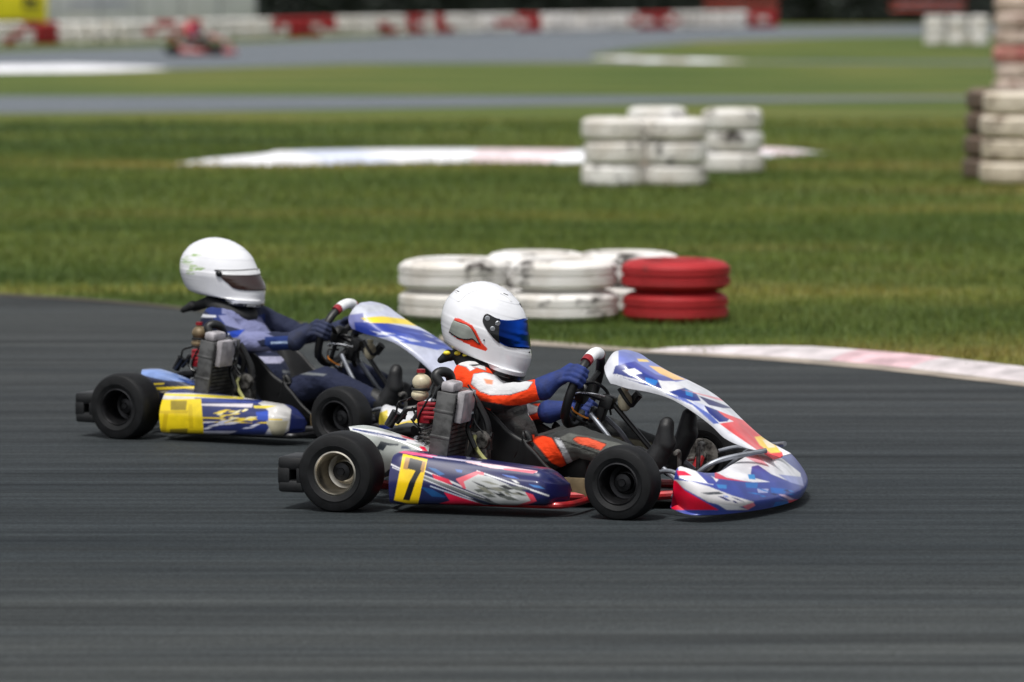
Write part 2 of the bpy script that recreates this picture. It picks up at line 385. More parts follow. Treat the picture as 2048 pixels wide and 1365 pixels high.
# ------------------------------------------------------------------ liveries
NAVY, WHT, RED, CORAL, YEL, BLUE, MID = (30, 32, 84), (232, 232, 236), (222, 22, 66), (232, 84, 88), (246, 206, 8), (28, 92, 176), (92, 102, 178)
BLK = (20, 22, 26)
def splinters(seed, box, n, cols, ang=(15, 30), ln=(20, 70), wd=(3, 10)):
    r = random.Random(seed); out = []
    for _ in range(n):
        x = r.uniform(box[0], box[2]); y = r.uniform(box[1], box[3]); a = math.radians(r.uniform(*ang)); l = r.uniform(*ln); h = r.uniform(*wd)
        dx, dy = math.cos(a) * l / 2, math.sin(a) * l / 2; k = r.uniform(-.3, .3)
        out.append(([(x - dx, y - dy), (x + dx * k, y + dy * k - h / 2), (x + dx, y + dy), (x - dx * k, y - dy * k + h / 2)], r.choice(cols)))
    return out
LIV1 = dict(
    pod=(NAVY, [
        ([(785, 1022), (785, 975), (1110, 1000), (1110, 1030)], (22, 32, 74)),
        (C5((150, 215), (330, 245), (820, 330), (1700, 440), (1860, 500), (1850, 540), (1100, 430), (480, 330), (140, 245)), (20, 30, 86)),
        (C5((140, 205), (340, 235), (620, 280), (560, 300), (330, 265), (140, 232)), (240, 92, 140)),
        (C5((440, 265), (1100, 345), (1060, 362), (600, 300)), (206, 200, 226)),
        (C5((920, 335), (1300, 385), (1700, 445), (1690, 465), (1200, 412), (930, 350)), (238, 206, 212)),
        (C5((1330, 415), (1700, 445), (1650, 470), (1340, 430)), (240, 110, 130)),
        (C5((510, 400), (600, 420), (700, 480), (640, 490)), (40, 100, 160)), (C5((810, 425), (890, 435), (880, 465), (830, 455)), (30, 90, 170)),
        (C5((1310, 480), (1440, 500), (1500, 530), (1380, 510)), (90, 120, 196)), (C5((1600, 585), (1720, 605), (1780, 640), (1660, 620)), (60, 120, 190)),
        (C5((430, 610), (560, 640), (720, 730), (560, 720)), (24, 74, 128)),
        (C5((130, 370), (2, 320), (2, 336), (130, 386), (250, 440), (250, 428)), WHT), (C5((130, 398), (250, 450), (250, 458), (130, 408)), WHT),
        (C5((430, 418), (560, 468), (790, 560), (1000, 660), (1340, 800), (1340, 808), (990, 668), (430, 428)), WHT),
        (C5((560, 475), (740, 535), (785, 592), (592, 552)), RED),
        (C5((430, 478), (640, 548), (1000, 690), (1330, 822), (1300, 832), (960, 712), (430, 512)), (116, 120, 122)),
        (C5((430, 470), (1340, 815), (1340, 822), (430, 480)), WHT), (C5((430, 512), (1220, 832), (1210, 838), (430, 522)), WHT),
        (C5((540, 600), (1220, 836), (1200, 842), (540, 612)), (200, 210, 230)),
        (C5((690, 672), (1215, 838), (900, 840), (640, 795), (752, 765)), RED),
        (C5((1040, 436), (1825, 705), (1825, 724), (1040, 452)), WHT),
        (C5((815, 530), (1045, 446), (1120, 462), (1120, 496), (1060, 486), (905, 560), (940, 635), (900, 635)), (236, 100, 116)),
        (C5((1560, 670), (1650, 700), (1690, 770), (1480, 852), (1330, 835), (1310, 815), (1460, 812), (1620, 762)), (226, 70, 92)),
        (C5((900, 560), (1060, 480), (1180, 505), (1560, 665), (1625, 765), (1470, 818), (1320, 812), (930, 635)), (196, 198, 198)),
        ] + splinters(5, (940, 962, 1046, 1004), 26, [(70, 72, 76), (232, 232, 232), (104, 108, 104), (140, 140, 128), (44, 46, 50)], (8, 26), (16, 50), (3, 9)) + [
        ([(806, 908), (855, 919), (835, 1013), (788, 1001)], YEL), ([(811, 914), (822, 917), (815, 940), (806, 938)], (176, 132, 70)), ([(844, 922), (852, 924), (847, 946), (838, 944)], (176, 132, 70)),
        ([(820, 916), (845, 922), (840, 944), (815, 938)], BLK), ([(833, 938), (843, 941), (832, 962), (819, 1002), (806, 1000), (818, 966)], BLK),
    ]),
    panel=((172, 178, 174), [
        (C3((-260, 990), (80, 1030), (470, 1110), (700, 1180), (690, 1215), (380, 1160), (-60, 1070), (-260, 1010)), WHT),
        (C3((-200, 1005), (60, 1052), (420, 1130), (410, 1150), (40, 1075), (-200, 1022)), (40, 60, 118)),
        (C3((340, 1080), (480, 1120), (520, 1145), (380, 1115)), (222, 40, 70)),
        (C3((560, 1210), (620, 1215), (700, 1330), (640, 1330)), RED),
        (C3((120, 1155), (180, 1165), (140, 1260), (60, 1250)), (40, 46, 52)), (C3((180, 1170), (330, 1185), (320, 1205), (190, 1200), (150, 1262), (110, 1255)), (44, 50, 58)),
        (C3((360, 1205), (430, 1210), (470, 1245), (350, 1240)), (74, 84, 104)),
        ([(745, 965), (790, 930), (800, 960), (760, 990)], (52, 56, 58)),
    ]),
    fair=((226, 228, 236), [
        (C7((140, 60), (420, 60), (520, 190), (700, 300), (560, 330), (420, 270), (300, 230), (140, 200)), (120, 132, 204)),
        (C7((160, 190), (260, 170), (420, 270), (620, 318), (480, 322), (330, 280)), (66, 74, 160)),
        (C7((120, 200), (180, 190), (340, 262), (470, 330), (480, 380), (330, 340), (100, 262)), (34, 50, 128)),
        (C7((170, 235), (260, 222), (320, 262), (230, 275)), WHT), (C7((100, 262), (130, 262), (350, 325), (330, 332)), WHT),
        (C7((340, 290), (440, 318), (420, 352), (350, 340)), (20, 110, 190)),
        (C7((275, 150), (350, 155), (372, 176), (290, 172)), (250, 214, 120)), (C7((365, 203), (450, 213), (600, 288), (650, 310), (560, 312), (450, 264)), (250, 200, 120)),
        (C7((440, 318), (560, 322), (640, 370), (560, 395), (470, 380)), WHT),
        (C7((520, 400), (640, 372), (730, 420), (760, 470), (700, 470), (600, 440)), (30, 56, 140)), (C7((640, 380), (700, 400), (700, 440), (650, 425)), (24, 130, 206)),
        (C7((500, 410), (640, 450), (830, 570), (900, 640), (860, 640), (700, 500), (560, 440)), (90, 110, 190)),
        (C7((740, 430), (860, 470), (1000, 525), (930, 525), (820, 500)), (24, 30, 100)), (C7((780, 500), (880, 540), (980, 600), (960, 625), (900, 630), (820, 560)), (30, 46, 130)),
        (C7((700, 470), (790, 500), (780, 540), (720, 500)), (200, 206, 236)), (C7((600, 380), (990, 490), (1050, 500), (1030, 480)), (236, 150, 160)),
        (C7((880, 540), (1010, 590), (1200, 660), (1260, 730), (1200, 740), (1380, 860), (1400, 930), (1330, 920), (1170, 830), (980, 700), (900, 640), (1010, 626), (940, 590)), CORAL),
        (C7((1060, 570), (1160, 600), (1230, 680), (1180, 662), (1090, 620)), (190, 196, 226)),
        (C7((1165, 742), (1270, 730), (1370, 860), (1290, 866), (1205, 805)), (250, 212, 96)), (C7((1225, 762), (1285, 767), (1330, 822), (1270, 826)), (250, 236, 206)),
    ]),
    nose=((58, 74, 156), [
        (C7((590, 950), (700, 955), (860, 1040), (900, 1060), (860, 1100), (600, 1050)), WHT), (C7((690, 955), (800, 990), (860, 1050), (900, 1100), (820, 1090)), (60, 70, 150)),
        (C7((580, 990), (640, 995), (700, 1030), (590, 1030)), RED),
        (C7((560, 1060), (700, 1075), (820, 1110), (1000, 1180), (1170, 1230), (1120, 1262), (980, 1270), (820, 1230), (640, 1130)), (214, 212, 214)),
        (C7((540, 1060), (580, 1070), (640, 1140), (760, 1210), (900, 1290), (540, 1290)), (228, 12, 52)),
        (C7((760, 1160), (900, 1150), (940, 1170), (820, 1175)), (80, 84, 90)), (C7((880, 1240), (1040, 1262), (1130, 1290), (960, 1290)), WHT),
        (C7((1080, 1262), (1160, 1235), (1180, 1255), (1120, 1290)), (240, 130, 150)),
        (C7((870, 1010), (1080, 890), (1200, 850), (1380, 900), (1520, 1010), (1530, 1090), (1440, 1075), (1160, 1080), (880, 1040)), (234, 234, 240)),
        (C7((1090, 880), (1180, 860), (1280, 960), (1180, 930)), (238, 170, 180)), (C7((870, 1000), (960, 1045), (1140, 1080), (870, 1050)), (220, 40, 80)),
        (C7((1150, 960), (1200, 950), (1300, 1020), (1440, 1075), (1300, 1080), (1140, 1040)), (70, 80, 160)), (C7((1120, 1020), (1170, 1020), (1180, 1060), (1130, 1055)), (50, 150, 220)),
        (C7((1350, 1020), (1530, 1040), (1545, 1110), (1440, 1080)), (150, 158, 210)),
        (C7((1100, 1080), (1200, 1085), (1190, 1125), (1110, 1120)), (30, 110, 190)), (C7((1190, 1130), (1280, 1130), (1270, 1160), (1200, 1160)), (170, 176, 220)),
        (C7((1290, 1120), (1420, 1130), (1400, 1170), (1300, 1160)), (20, 100, 190)), (C7((880, 1095), (960, 1100), (960, 1130), (900, 1125)), (60, 130, 200)),
        (C7((1330, 1230), (1440, 1220), (1420, 1290), (1300, 1290)), (20, 110, 200)), (C7((1350, 1170), (1400, 1175), (1540, 1240), (1500, 1250)), (220, 190, 220)),
        (C7((1420, 1215), (1560, 1205), (1600, 1290), (1460, 1290)), (232, 60, 76)),
    ] + splinters(9, (1440, 975, 1590, 1008), 12, [(26, 34, 100), (120, 140, 210), (40, 120, 200)], (5, 25), (14, 34), (3, 6))),
)
LIV2 = dict(
    pod=((34, 44, 100), [
        (C8((740, 340), (1100, 340), (1560, 375), (1800, 395), (1900, 470), (1880, 640), (1780, 700), (1700, 640), (1720, 480), (1640, 420), (1300, 400), (740, 385)), (206, 204, 202)),
        (C8((900, 345), (1200, 352), (1530, 372), (1520, 390), (1100, 368), (900, 360)), (226, 206, 60)), (C8((1140, 378), (1700, 395), (1640, 420), (1140, 408)), (44, 60, 130)),
        (C8((1180, 425), (1600, 425), (1590, 455), (1200, 440)), (206, 200, 206)), (C8((1600, 440), (1790, 440), (1700, 462), (1610, 460)), (226, 206, 60)),
        (C8((1120, 640), (1700, 640), (1800, 690), (1600, 716), (1100, 716)), (206, 206, 226)), (C8((1600, 590), (1740, 590), (1690, 670), (1400, 670)), (34, 48, 110)),
        (C8((1120, 528), (1830, 545), (1830, 556), (1120, 540)), (226, 196, 40)), (C8((1120, 562), (1830, 572), (1830, 582), (1120, 572)), (226, 196, 40)),
        (C8((1700, 560), (1880, 560), (1840, 680), (1760, 690)), (178, 172, 148)), (C8((1620, 490), (1720, 480), (1720, 560), (1630, 550)), (36, 70, 170)),
        ] + splinters(21, (438, 820, 505, 846), 26, [(228, 198, 40), (232, 224, 180), (40, 44, 90), (240, 214, 90)], (-22, -4), (12, 34), (2.5, 6)) + splinters(22, (410, 843, 520, 858), 22, [(226, 226, 240), (206, 210, 236), (44, 54, 120)], (-14, -2), (18, 44), (2, 5)) + [
        (C8((740, 395), (1190, 385), (1215, 705), (740, 715)), (232, 204, 16)), (C8((950, 400), (1080, 400), (1070, 475), (950, 475)), (150, 132, 28)),
        (C8((945, 625), (1085, 620), (1075, 690), (945, 690)), (140, 124, 30)), (C8((860, 480), (1090, 480), (1085, 500), (860, 500)), (206, 176, 10)), (C8((900, 480), (935, 480), (905, 690), (870, 690)), (206, 176, 14)), (C8((1090, 430), (1120, 430), (1130, 620), (1095, 620)), (210, 182, 16)),
    ]),
    panel=((28, 34, 62), [
        (C8((600, 160), (900, 150), (1100, 220), (1160, 262), (900, 240), (700, 195)), (124, 150, 206)), (C8((1000, 225), (1200, 250), (1240, 300), (1100, 270)), (40, 70, 140)),
        (C8((680, 270), (900, 262), (900, 272), (700, 282)), (226, 200, 50)), (C8((700, 300), (1180, 285), (1150, 305), (740, 318)), (226, 200, 50)), (C8((860, 328), (1150, 318), (1140, 328), (880, 338)), (196, 186, 160)),
    ]),
    fair=((196, 200, 220), [
        (C9((1440, 420), (1600, 440), (1620, 640), (1440, 660)), (120, 124, 176)), (C9((1560, 525), (1700, 528), (1900, 570), (2060, 640), (2200, 700), (2100, 700), (1880, 612), (1700, 575), (1580, 640)), (34, 56, 150)),
        (C9((1590, 505), (1700, 498), (1840, 515), (1960, 560), (1800, 538), (1640, 530)), (236, 208, 50)), (C9((1500, 440), (1720, 440), (1700, 470), (1520, 490)), (206, 210, 222)),
        (C9((1580, 590), (1800, 590), (2050, 660), (1980, 670), (1760, 622), (1590, 640)), (74, 96, 186)), (C9((1640, 600), (1820, 600), (1900, 630), (1700, 620)), (206, 212, 240)),
    ] + splinters(31, (760, 665, 880, 690), 14, [(220, 224, 246), (80, 100, 190), (40, 60, 160)], (10, 25), (20, 60), (2, 6))),
    nose=((206, 206, 210), [([(735, 835), (775, 820), (780, 880), (735, 880)], (206, 186, 60)), ([(780, 850), (870, 830), (880, 850), (800, 870)], (222, 196, 70)), ([(735, 850), (790, 850), (860, 900), (735, 900)], (40, 56, 130)), ([(830, 800), (900, 800), (900, 830), (850, 832)], (70, 90, 180))]),
)
def recolour(L, f): return {k: (f(b), [(p, f(c)) for p, c in ls]) for k, (b, ls) in L.items()}
def _red(c):
    m = sum(c) / 3; return (min(255, 100 + m * .4), m * .28 + 8, m * .28 + 12) if m < 200 else (190, 110, 110)
LIV3 = recolour(LIV1, _red)

# ------------------------------------------------------------------ karts
def e1(u, v, y): x, z = K1.L(u, v, y); return (x, y, z)
def tyre_prof(R, rr, w):
    h = w / 2
    pts = [(rr, -h + .012), (rr + .006, -h + .004), (rr + (R - rr) * .35, -h - .002), (rr + (R - rr) * .36, -h + .0005), (R - .022, -h + .002), (R - .010, -h + .006), (R - .003, -h + .016), (R, -h + .032),
           (R + .001, 0)]
    return pts + [(r, -y) for r, y in pts[-2::-1]]
def wheel(parent, c, R, rr, w, rimmat, steer=0, n=72):
    """outer face towards local -y; mirrored by a half turn for the far side"""
    far = c[1] > 0
    mb = MB(); h = w / 2
    mb.lathe([(rr + .004, -h + .006), (rr - .001, -h + .004), (rr - .004, -h + .008), (rr - .009, -h + .02), (rr - .010, -h + .05), (rr - .013, h * .4), (rr * .62, h * .5), (rr * .52, h * .4), (rr * .42, h * .38), (rr * .40, h * .6), (.0125, h * .6)], n=n)
    mb.lathe([(rr + .004, h - .006), (rr - .004, h - .008), (rr - .010, h - .03), (rr - .013, h * .4)], n=n)
    rim = mb.build('wheel', rimmat, parent, 40)
    rim.location = c; rim.rotation_euler = (0, 0, math.radians(steer) + (math.pi if far else 0))
    t = MB().lathe(tyre_prof(R, rr, w), n=n).build('tyre', 'rubber', rim, 28)
    hb = MB()
    hb.lathe([(.0, -.012), (.012, -.012), (.014, -.008), (.03, -.004), (.033, .0), (.033, h * .9)], n=24)
    for k in range(3):
        a = k * 2.094 + .4; hb.lathe([(0, -.012), (.006, -.012), (.006, .01)], c=(.022 * math.cos(a), h * .3, .022 * math.sin(a)), n=8)
    hb.build('hub', 'dark_alloy', rim)
    return rim
def bodyshell(name, sect, xs, n, mat, parent, fr, liv, mirror=True):
    G = np.array([resample(sect(x), n) for x in xs]); o = sheet(name, G, mat, parent, closed_u=True, ang=40); paint(o.data, fr, *liv, mirror=mirror); return o
def make_kart(fr, liv, q=1.0, bottle='cream_plastic', frame_mat='red_metal', dz=0.0, far=False):
    root = empty('racing_kart', (fr.p[0], fr.p[1], 0), fr.a, fr.sc)
    XF = 1.0
    nn = int(72 * q) + 12
    wheel(root, (0, -.585, .14), .14, .074, .15, 'alloy' if fr is K1 else 'dark_alloy', 0, nn); wheel(root, (0, .585, .14), .14, .074, .15, 'alloy' if fr is K1 else 'dark_alloy', 0, nn)
    wheel(root, (XF, -.505, .129), .129, .070, .11, 'dark_alloy', -4, nn); wheel(root, (XF, .505, .129), .129, .070, .11, 'dark_alloy', -4, nn)
    # chassis: tubes, axle, spindles
    mb = MB()
    for s in (-1, 1):
        mb.tube([(-.16, s * .30, .075), (.2, s * .31, .06), (.5, s * .30, .045), (.78, s * .24, .045), (1.0, s * .20, .05), (1.14, s * .16, .06)], .016)
        mb.tube([(.14, s * .30, .05), (.16, s * .5, .045), (.3, s * .53, .045), (.7, s * .54, .045), (.8, s * .5, .045), (.82, s * .28, .045)], .012)
        mb.tube([(1.0, s * .20, .05), (1.0, s * .36, .09), (1.0, s * .42, .12)], .017)
    for x, y in ((-.1, .3), (.2, .31), (.52, .29), (.82, .24), (1.13, .16)): mb.tube([(x, -y, .058), (x, y, .058)], .014, sm=0)
    mb.build('chassis_frame', frame_mat, root)
    mb = MB().tube([(0, -.5, .14), (0, .5, .14)], .02, sm=0)
    for x in (-.02,): mb.lathe([(.03, .2), (.09, .2), (.09, .206), (.03, .206)], n=32)
    mb.build('rear_axle', 'cast_metal', root)
    mb = MB()
    for s in (-1, 1):
        mb.tube([(XF, s * .42, .07), (XF, s * .42, .19)], .013, sm=0); mb.tube([(XF, s * .42, .129), (XF, s * .5, .129)], .02, sm=0); mb.tube([(XF - .02, s * .40, .12), (XF - .1, s * .03, .12)], .008, sm=0)
        mb.lathe([(.02, s * .435), (.062, s * .435), (.062, s * .441), (.02, s * .441)], c=(XF, 0, .129), n=28)
    mb.build('front_spindle', 'cast_metal', root)
    MB().prism([(.28, -.24), (.62, -.27), (.84, -.235), (1.12, -.17), (1.12, .17), (.84, .235), (.62, .27), (.28, .24)], .030, .034, 'xy').build('floor_tray', 'scuffed_metal', root)
    # rear bumper: moulded plastic bar across the tail with rounded end boxes
    mb = MB()
    mb.box((-.185, 0, .135), (.06, .98, .09), bev=.25)
    for s in (-1, 1):
        mb.box((-.168, s * .56, .167), (.104, .16, .048), bev=.25); mb.box((-.168, s * .56, .088), (.102, .158, .044), bev=.25)
        mb.box((-.197, s * .56, .127), (.044, .157, .06), bev=.1); mb.box((-.134, s * .56, .127), (.032, .157, .06), bev=.1)
        mb.box((-.185, s * .505, .129), (.07, .03, .09), bev=.2)
        mb.tube([(-.1, s * .25, .075), (-.18, s * .25, .11)], .014)
    mb.build('rear_bumper', 'black_plastic', root)
    # side pods
    def pod(s):
        def sect(x):
            t = (x - .185) / .605
            zt = .216 - .055 * t - (.05 * max(0, (t - .86) / .14) ** 2) - .012 * max(0, (.06 - t) / .06) ** 2
            zb = .032 + .014 * t + .012 * max(0, (t - .9) / .1) ** 2
            k = 1 - max(0, (t - .88) / .12) ** 2.2 * .75
            yo = .615 - .01 * t; yi = .40 + .02 * t; ym = yi + (yo - yi) * k
            zm = zb + (zt - zb) * .45
            P = [(ym - .05 * k, zb), (ym - .012, zb + .012), (ym, zm - .01), (ym - .006, zm + .03), (ym - .028 * k, zt - .022), (ym - .05 * k, zt - .003), (ym - .09 * k, zt + .001), (yi + .02, zt - .006), (yi, zt - .03), (yi + .01, zb + .03), (yi + .03, zb)]
            return [(x, s * a, b_) for a, b_ in P + [P[0]]]
        return bodyshell('side_pod', sect, np.linspace(.185, .79, int(480 * q)), int(240 * q) + 10, 'bodywork', root, fr, liv['pod'])
    pods = [pod(-1), pod(1)]
    # bodywork panel beside the engine, behind the rear wheel
    top = [(-.03, .262), (.03, .268), (.10, .256), (.2, .228), (.285, .198)]
    bot = [(-.03, .20), (.03, .165), (.07, .11), (.2, .12), (.29, .14)]
    tr, br = resample([(a, 0, b_) for a, b_ in top], int(140 * q) + 5), resample([(a, 0, b_) for a, b_ in bot], int(140 * q) + 5)
    G = []
    for a, b_ in zip(tr, br):
        P = [(b_[0], -.405, b_[2]), (a[0], -.43, (a[2] + b_[2]) / 2), (a[0], -.42, a[2] - .012), (a[0] - .01, -.40, a[2] + .004), (a[0] - .03, -.36, a[2] + .012), (a[0] - .03, -.33, a[2] + .004), (a[0] - .02, -.34, a[2] - .03), (b_[0], -.37, b_[2] + .01), (b_[0], -.405, b_[2])]
        G.append(resample(P, int(90 * q) + 8))
    o = sheet('rear_fairing', np.array(G), 'bodywork', root, closed_u=True, ang=40); paint(o.data, fr, *liv['panel'])
    # nose: wide bumper with swept back ends and a raised middle
    st = [((1.20, -.505, .05), (1.185, -.52, .11), (1.19, -.51, .175), (1.20, -.48, .19), (1.21, -.46, .17)),
          ((1.25, -.53, .038), (1.245, -.55, .10), (1.225, -.545, .16), (1.225, -.49, .185), (1.23, -.46, .17)),
          ((1.31, -.52, .032), (1.315, -.54, .092), (1.30, -.515, .145), (1.27, -.455, .168), (1.25, -.43, .155)),
          ((1.38, -.42, .030), (1.392, -.43, .075), (1.35, -.40, .142), (1.30, -.345, .160), (1.27, -.33, .145)),
          ((1.432, -.26, .028), (1.442, -.265, .07), (1.385, -.24, .145), (1.31, -.20, .172), (1.29, -.19, .16)),
          ((1.462, -.10, .028), (1.472, -.10, .07), (1.41, -.09, .152), (1.33, -.08, .190), (1.31, -.075, .175)),
          ((1.468, 0, .028), (1.478, 0, .07), (1.415, 0, .154), (1.335, 0, .192), (1.295, 0, .172))]
    st = st + [tuple((x, -y, z) for x, y, z in s_) for s_ in st[-2::-1]]
    ns, nc = int(460 * q) + 10, int(150 * q) + 8
    rails = [resample([s_[k] for s_ in st], ns) for k in range(5)]
    G = np.array([resample([r[i] for r in rails] + [rails[4][i] - np.array((0, 0, .02)), rails[4][i] * .5 + rails[0][i] * .5 - np.array((.02, 0, .02)), rails[0][i] - np.array((.03, 0, 0)), rails[0][i]], nc) for i in range(ns)])
    o = sheet('nose_bumper', G, 'bodywork', root, closed_u=True, ang=45); paint(o.data, fr, *liv['nose'], mirror=False)
    # front number fairing: curved shield that arches from the steering column down to the nose
    tp = [(1237, 722), (1250, 701), (1274, 703), (1292, 716), (1330, 741), (1372, 760), (1420, 785), (1458, 816), (1498, 854), (1530, 886), (1562, 914)]
    bt = [(1222, 768), (1232, 770), (1258, 778), (1296, 784), (1342, 797), (1385, 822), (1424, 852), (1450, 878), (1486, 897), (1520, 908), (1552, 920)]
    T = resample([e1(u, v, 0.085) for u, v in tp], int(260 * q) + 8); B = resample([e1(u, v, -.135) for u, v in bt], int(260 * q) + 8)
    T[:, 2] += dz * np.linspace(1, 0, len(T)); B[:, 2] += dz * np.linspace(1, 0, len(T))
    G = []
    for i, (a, b_) in enumerate(zip(T, B)):
        f = i / (len(T) - 1); wy = .135 + .02 * math.sin(math.pi * f) - .02 * f - .05 * max(0, (f - .6) / .4) ** 2; ws = wy * .72
        nz = a[2] - b_[2]; mid = (a + b_) / 2
        half = [(b_[0], -wy, b_[2]), (mid[0] + .004, -wy * .97, b_[2] + nz * .42), (a[0] * .8 + b_[0] * .2, -ws, a[2] - nz * .16), (a[0], -ws * .4, a[2] - .001), (a[0], 0, a[2])]
        G.append(resample(half + [(x, -y, z) for x, y, z in half[-2::-1]], int(120 * q) + 8))
    o = sheet('front_fairing', np.array(G), 'bodywork', root, thick=.004, ang=60); paint(o.data, fr, *liv['fair'], mirror=False)
    # bars that carry fairing and nose
    mb = MB()
    for s in (-1, 1):
        mb.tube([(1.12, s * .20, .07), (1.2, s * .25, .15), (1.27, s * .22, .19), (1.40, s * .12, .215)], .009)
        mb.tube([(1.08, s * .38, .152), (1.14, s * .42, .165), (1.2, s * .44, .15)], .008)
        mb.tube([(1.02, s * .18, .05), (1.25, s * .20, .06), (1.38, s * .2, .07)], .010)
        mb.tube([(.735, s * .05, .315 + dz), (.80, s * .07, .25), (.865, s * .09, .178), (1.0, s * .12, .155), (1.1, s * .13, .08)], .0095)
    mb.build('front_bar', 'bar_grey', root)
    # steering
    Wc = Vector((.690, 0, .390 + dz)); e2 = Vector((.334, 0, .943)); ey = Vector((0, 1, 0)); ax = Vector((.943, 0, -.334))
    rim = [Wc + (ey * math.cos(a) * (1.0) + e2 * math.sin(a) * (.98 if math.sin(a) > -.7 else .86)) * .146 for a in np.linspace(0, 2 * math.pi, 40, endpoint=False)]
    sw = MB(); k = 40; vs = []
    for i in range(k):
        t = (rim[(i + 1) % k] - rim[i - 1]).normalized(); n1 = ax; n2 = t.cross(n1).normalized()
        for j in range(12):
            a = j * math.pi / 6; vs.append(rim[i] + n1 * math.cos(a) * .017 + n2 * math.sin(a) * .0155)
    fs = [(i * 12 + j, ((i + 1) % k) * 12 + j, ((i + 1) % k) * 12 + (j + 1) % 12, i * 12 + (j + 1) % 12) for i in range(k) for j in range(12)]
    sw.add(vs, fs)
    for a in (0.5, math.pi - .5, -math.pi / 2): sw.tube([Wc - ax * .0, Wc + (ey * math.cos(a) + e2 * math.sin(a)) * .14], .010, sm=0)
    sw.lathe([(0, -.012), (.042, -.012), (.045, 0), (.042, .02), (0, .025)], 'z', tuple(Wc), 24, R=ax.to_track_quat('Z', 'Y').to_matrix())
    swo = sw.build('steering_wheel', 'black_plastic', root)
    def arc(a0, a1, r, nm, mt):
        m_ = MB(); m_.tube([Wc + (ey * math.cos(a) + e2 * math.sin(a)) * .146 for a in np.linspace(a0, a1, 8)], r, 14, sm=0); m_.build(nm, mt, swo)
    arc(1.28, 2.05, .021, 'grip_cap', 'white_trim'); arc(1.18, 1.28, .0205, 'grip_band', 'red_plastic'); arc(2.05, 2.20, .0205, 'grip_band', 'red_plastic')
    mb = MB(); mb.tube([Wc + ax * .02, Wc + ax * .12, (1.0, 0, .13)], .010, sm=0)
    mb.box(tuple(Wc + ax * .10), (.06, .05, .05), ax.to_track_quat('Z', 'Y').to_matrix(), .2); mb.tube([(.74, -.06, .29), (.73, 0, .33 + dz), (.74, .06, .29)], .010)
    mb.box((.765, 0, .33 + dz), (.05, .09, .03), ax.to_track_quat('Z', 'Y').to_matrix(), .2)
    mb.build('steering_column', 'black_plastic', root)
    mb = MB(); mb.tube([e1(1148, 792, -.03), e1(1158, 786, -.05), e1(1180, 790, -.05), e1(1214, 806, -.02), e1(1222, 830, 0)], .004, 6); mb.tube([e1(1160, 770, -.02), e1(1190, 766, -.03), e1(1215, 786, 0), e1(1218, 820, 0)], .006, 6); mb.tube([e1(1165, 800, .02), e1(1140, 800, .0), e1(1146, 830, -.02), e1(1175, 850, 0)], .005, 6)
    mb.build('brake_hose', 'black_plastic', root)
    MB().tube([e1(1144, 815, -.04), e1(1150, 824, -.05), e1(1172, 836, -.05), e1(1196, 839, -.03)], .0035, 6).build('wire', 'orange_wire', root)
    MB().tube([e1(1146, 790, -.06), e1(1160, 786, -.07), e1(1185, 788, -.06), e1(1210, 793, -.04)], .0035, 6).build('cable', 'bright_tube', root)
    mb = MB(); mb.ell(e1(1250, 803, 0), (.026, .032, .036)); mb.lathe([(0, .03), (.012, .03), (.014, .045), (0, .047)], 'z', e1(1250, 800, 0), 14); mb.build('overflow_bottle', 'cream_plastic', root)
    mb = MB(); mb.tube([e1(1238, 778, -.04), e1(1252, 800, -.045), e1(1264, 812, -.03), e1(1275, 795, 0)], .007, 8); mb.tube([e1(1262, 806, .02), e1(1278, 788, .02)], .017, 10); mb.build('bottle_strap', 'black_plastic', root)
    # pedals
    for s in (-1, 1): MB().tube([(1.08, s * .12, .06), (1.085, s * .12, .19), (1.085, s * .17, .20)], .008).build('pedal', 'cast_metal', root)
    # seat
    sp = [(.685, .075), (.61, .058), (.51, .055), (.43, .085), (.365, .17), (.315, .27), (.28, .345)]; fl = [.015, .085, .195, .20, .15, .11, .06]
    S = resample([(a, b_, c_) for (a, b_), c_ in zip(sp, fl)], 50); G = []
    for i in range(50):
        t = S[min(i + 1, 49), :2] - S[max(i - 1, 0), :2]; t /= np.linalg.norm(t); nx, nz = t[1], -t[0]
        if nx < 0 or nz < 0 and i < 25: nx, nz = abs(t[1]), abs(t[0])
        h = S[i, 2]; x, z = S[i, 0], S[i, 1]; wd = .17 - .02 * i / 49
        half = [(x + nx * h, -wd - .012, z + nz * h), (x + nx * h * .5, -wd, z + nz * h * .5), (x + nx * .03, -wd + .015, z + nz * .03), (x, -wd + .06, z), (x, 0, z)]
        G.append(resample(half + [(a, -b_, c_) for a, b_, c_ in half[-2::-1]], 40))
    sheet('seat', np.array(G), 'seat_black', root, thick=.012, ang=50)
    MB().box((.66, 0, .12), (.14, .13, .15), bev=.2).build('fuel_tank', 'black_plastic', root)
    MB().box((.745, -.25, .075), (.085, .01, .07), bev=.2).build('side_plate', 'tan_plate', root)
    # engine group, on the near side of the seat
    Y = -.31
    mb = MB(); mb.box((.23, Y, .155), (.15, .13, .11), bev=.14); mb.lathe([(0, -.06), (.05, -.06), (.055, -.05), (.055, .05), (.05, .06), (0, .06)], c=(.27, Y - .02, .15), n=28)
    for k in range(5): mb.box((.20 + k * .024, Y - .066, .15), (.008, .01, .09), bev=.2)
    mb.tube([(.19, Y - .07, .19), (.25, Y - .075, .20), (.31, Y - .07, .17)], .01)
    mb.build('engine_block', 'cast_metal', root)
    cy = MB()
    for k in range(7): cy.box((.252, Y, .218 + k * .0145), (.105 - .002 * k, .105, .006), bev=.3)
    cy.box((.252, Y, .262), (.075, .075, .10), bev=.1); cyo = cy.build('engine_cylinder', 'cast_metal', root)
    MB().box((.252, Y, .325), (.085, .085, .022), bev=.3).build('cylinder_head', 'red_plastic', cyo)
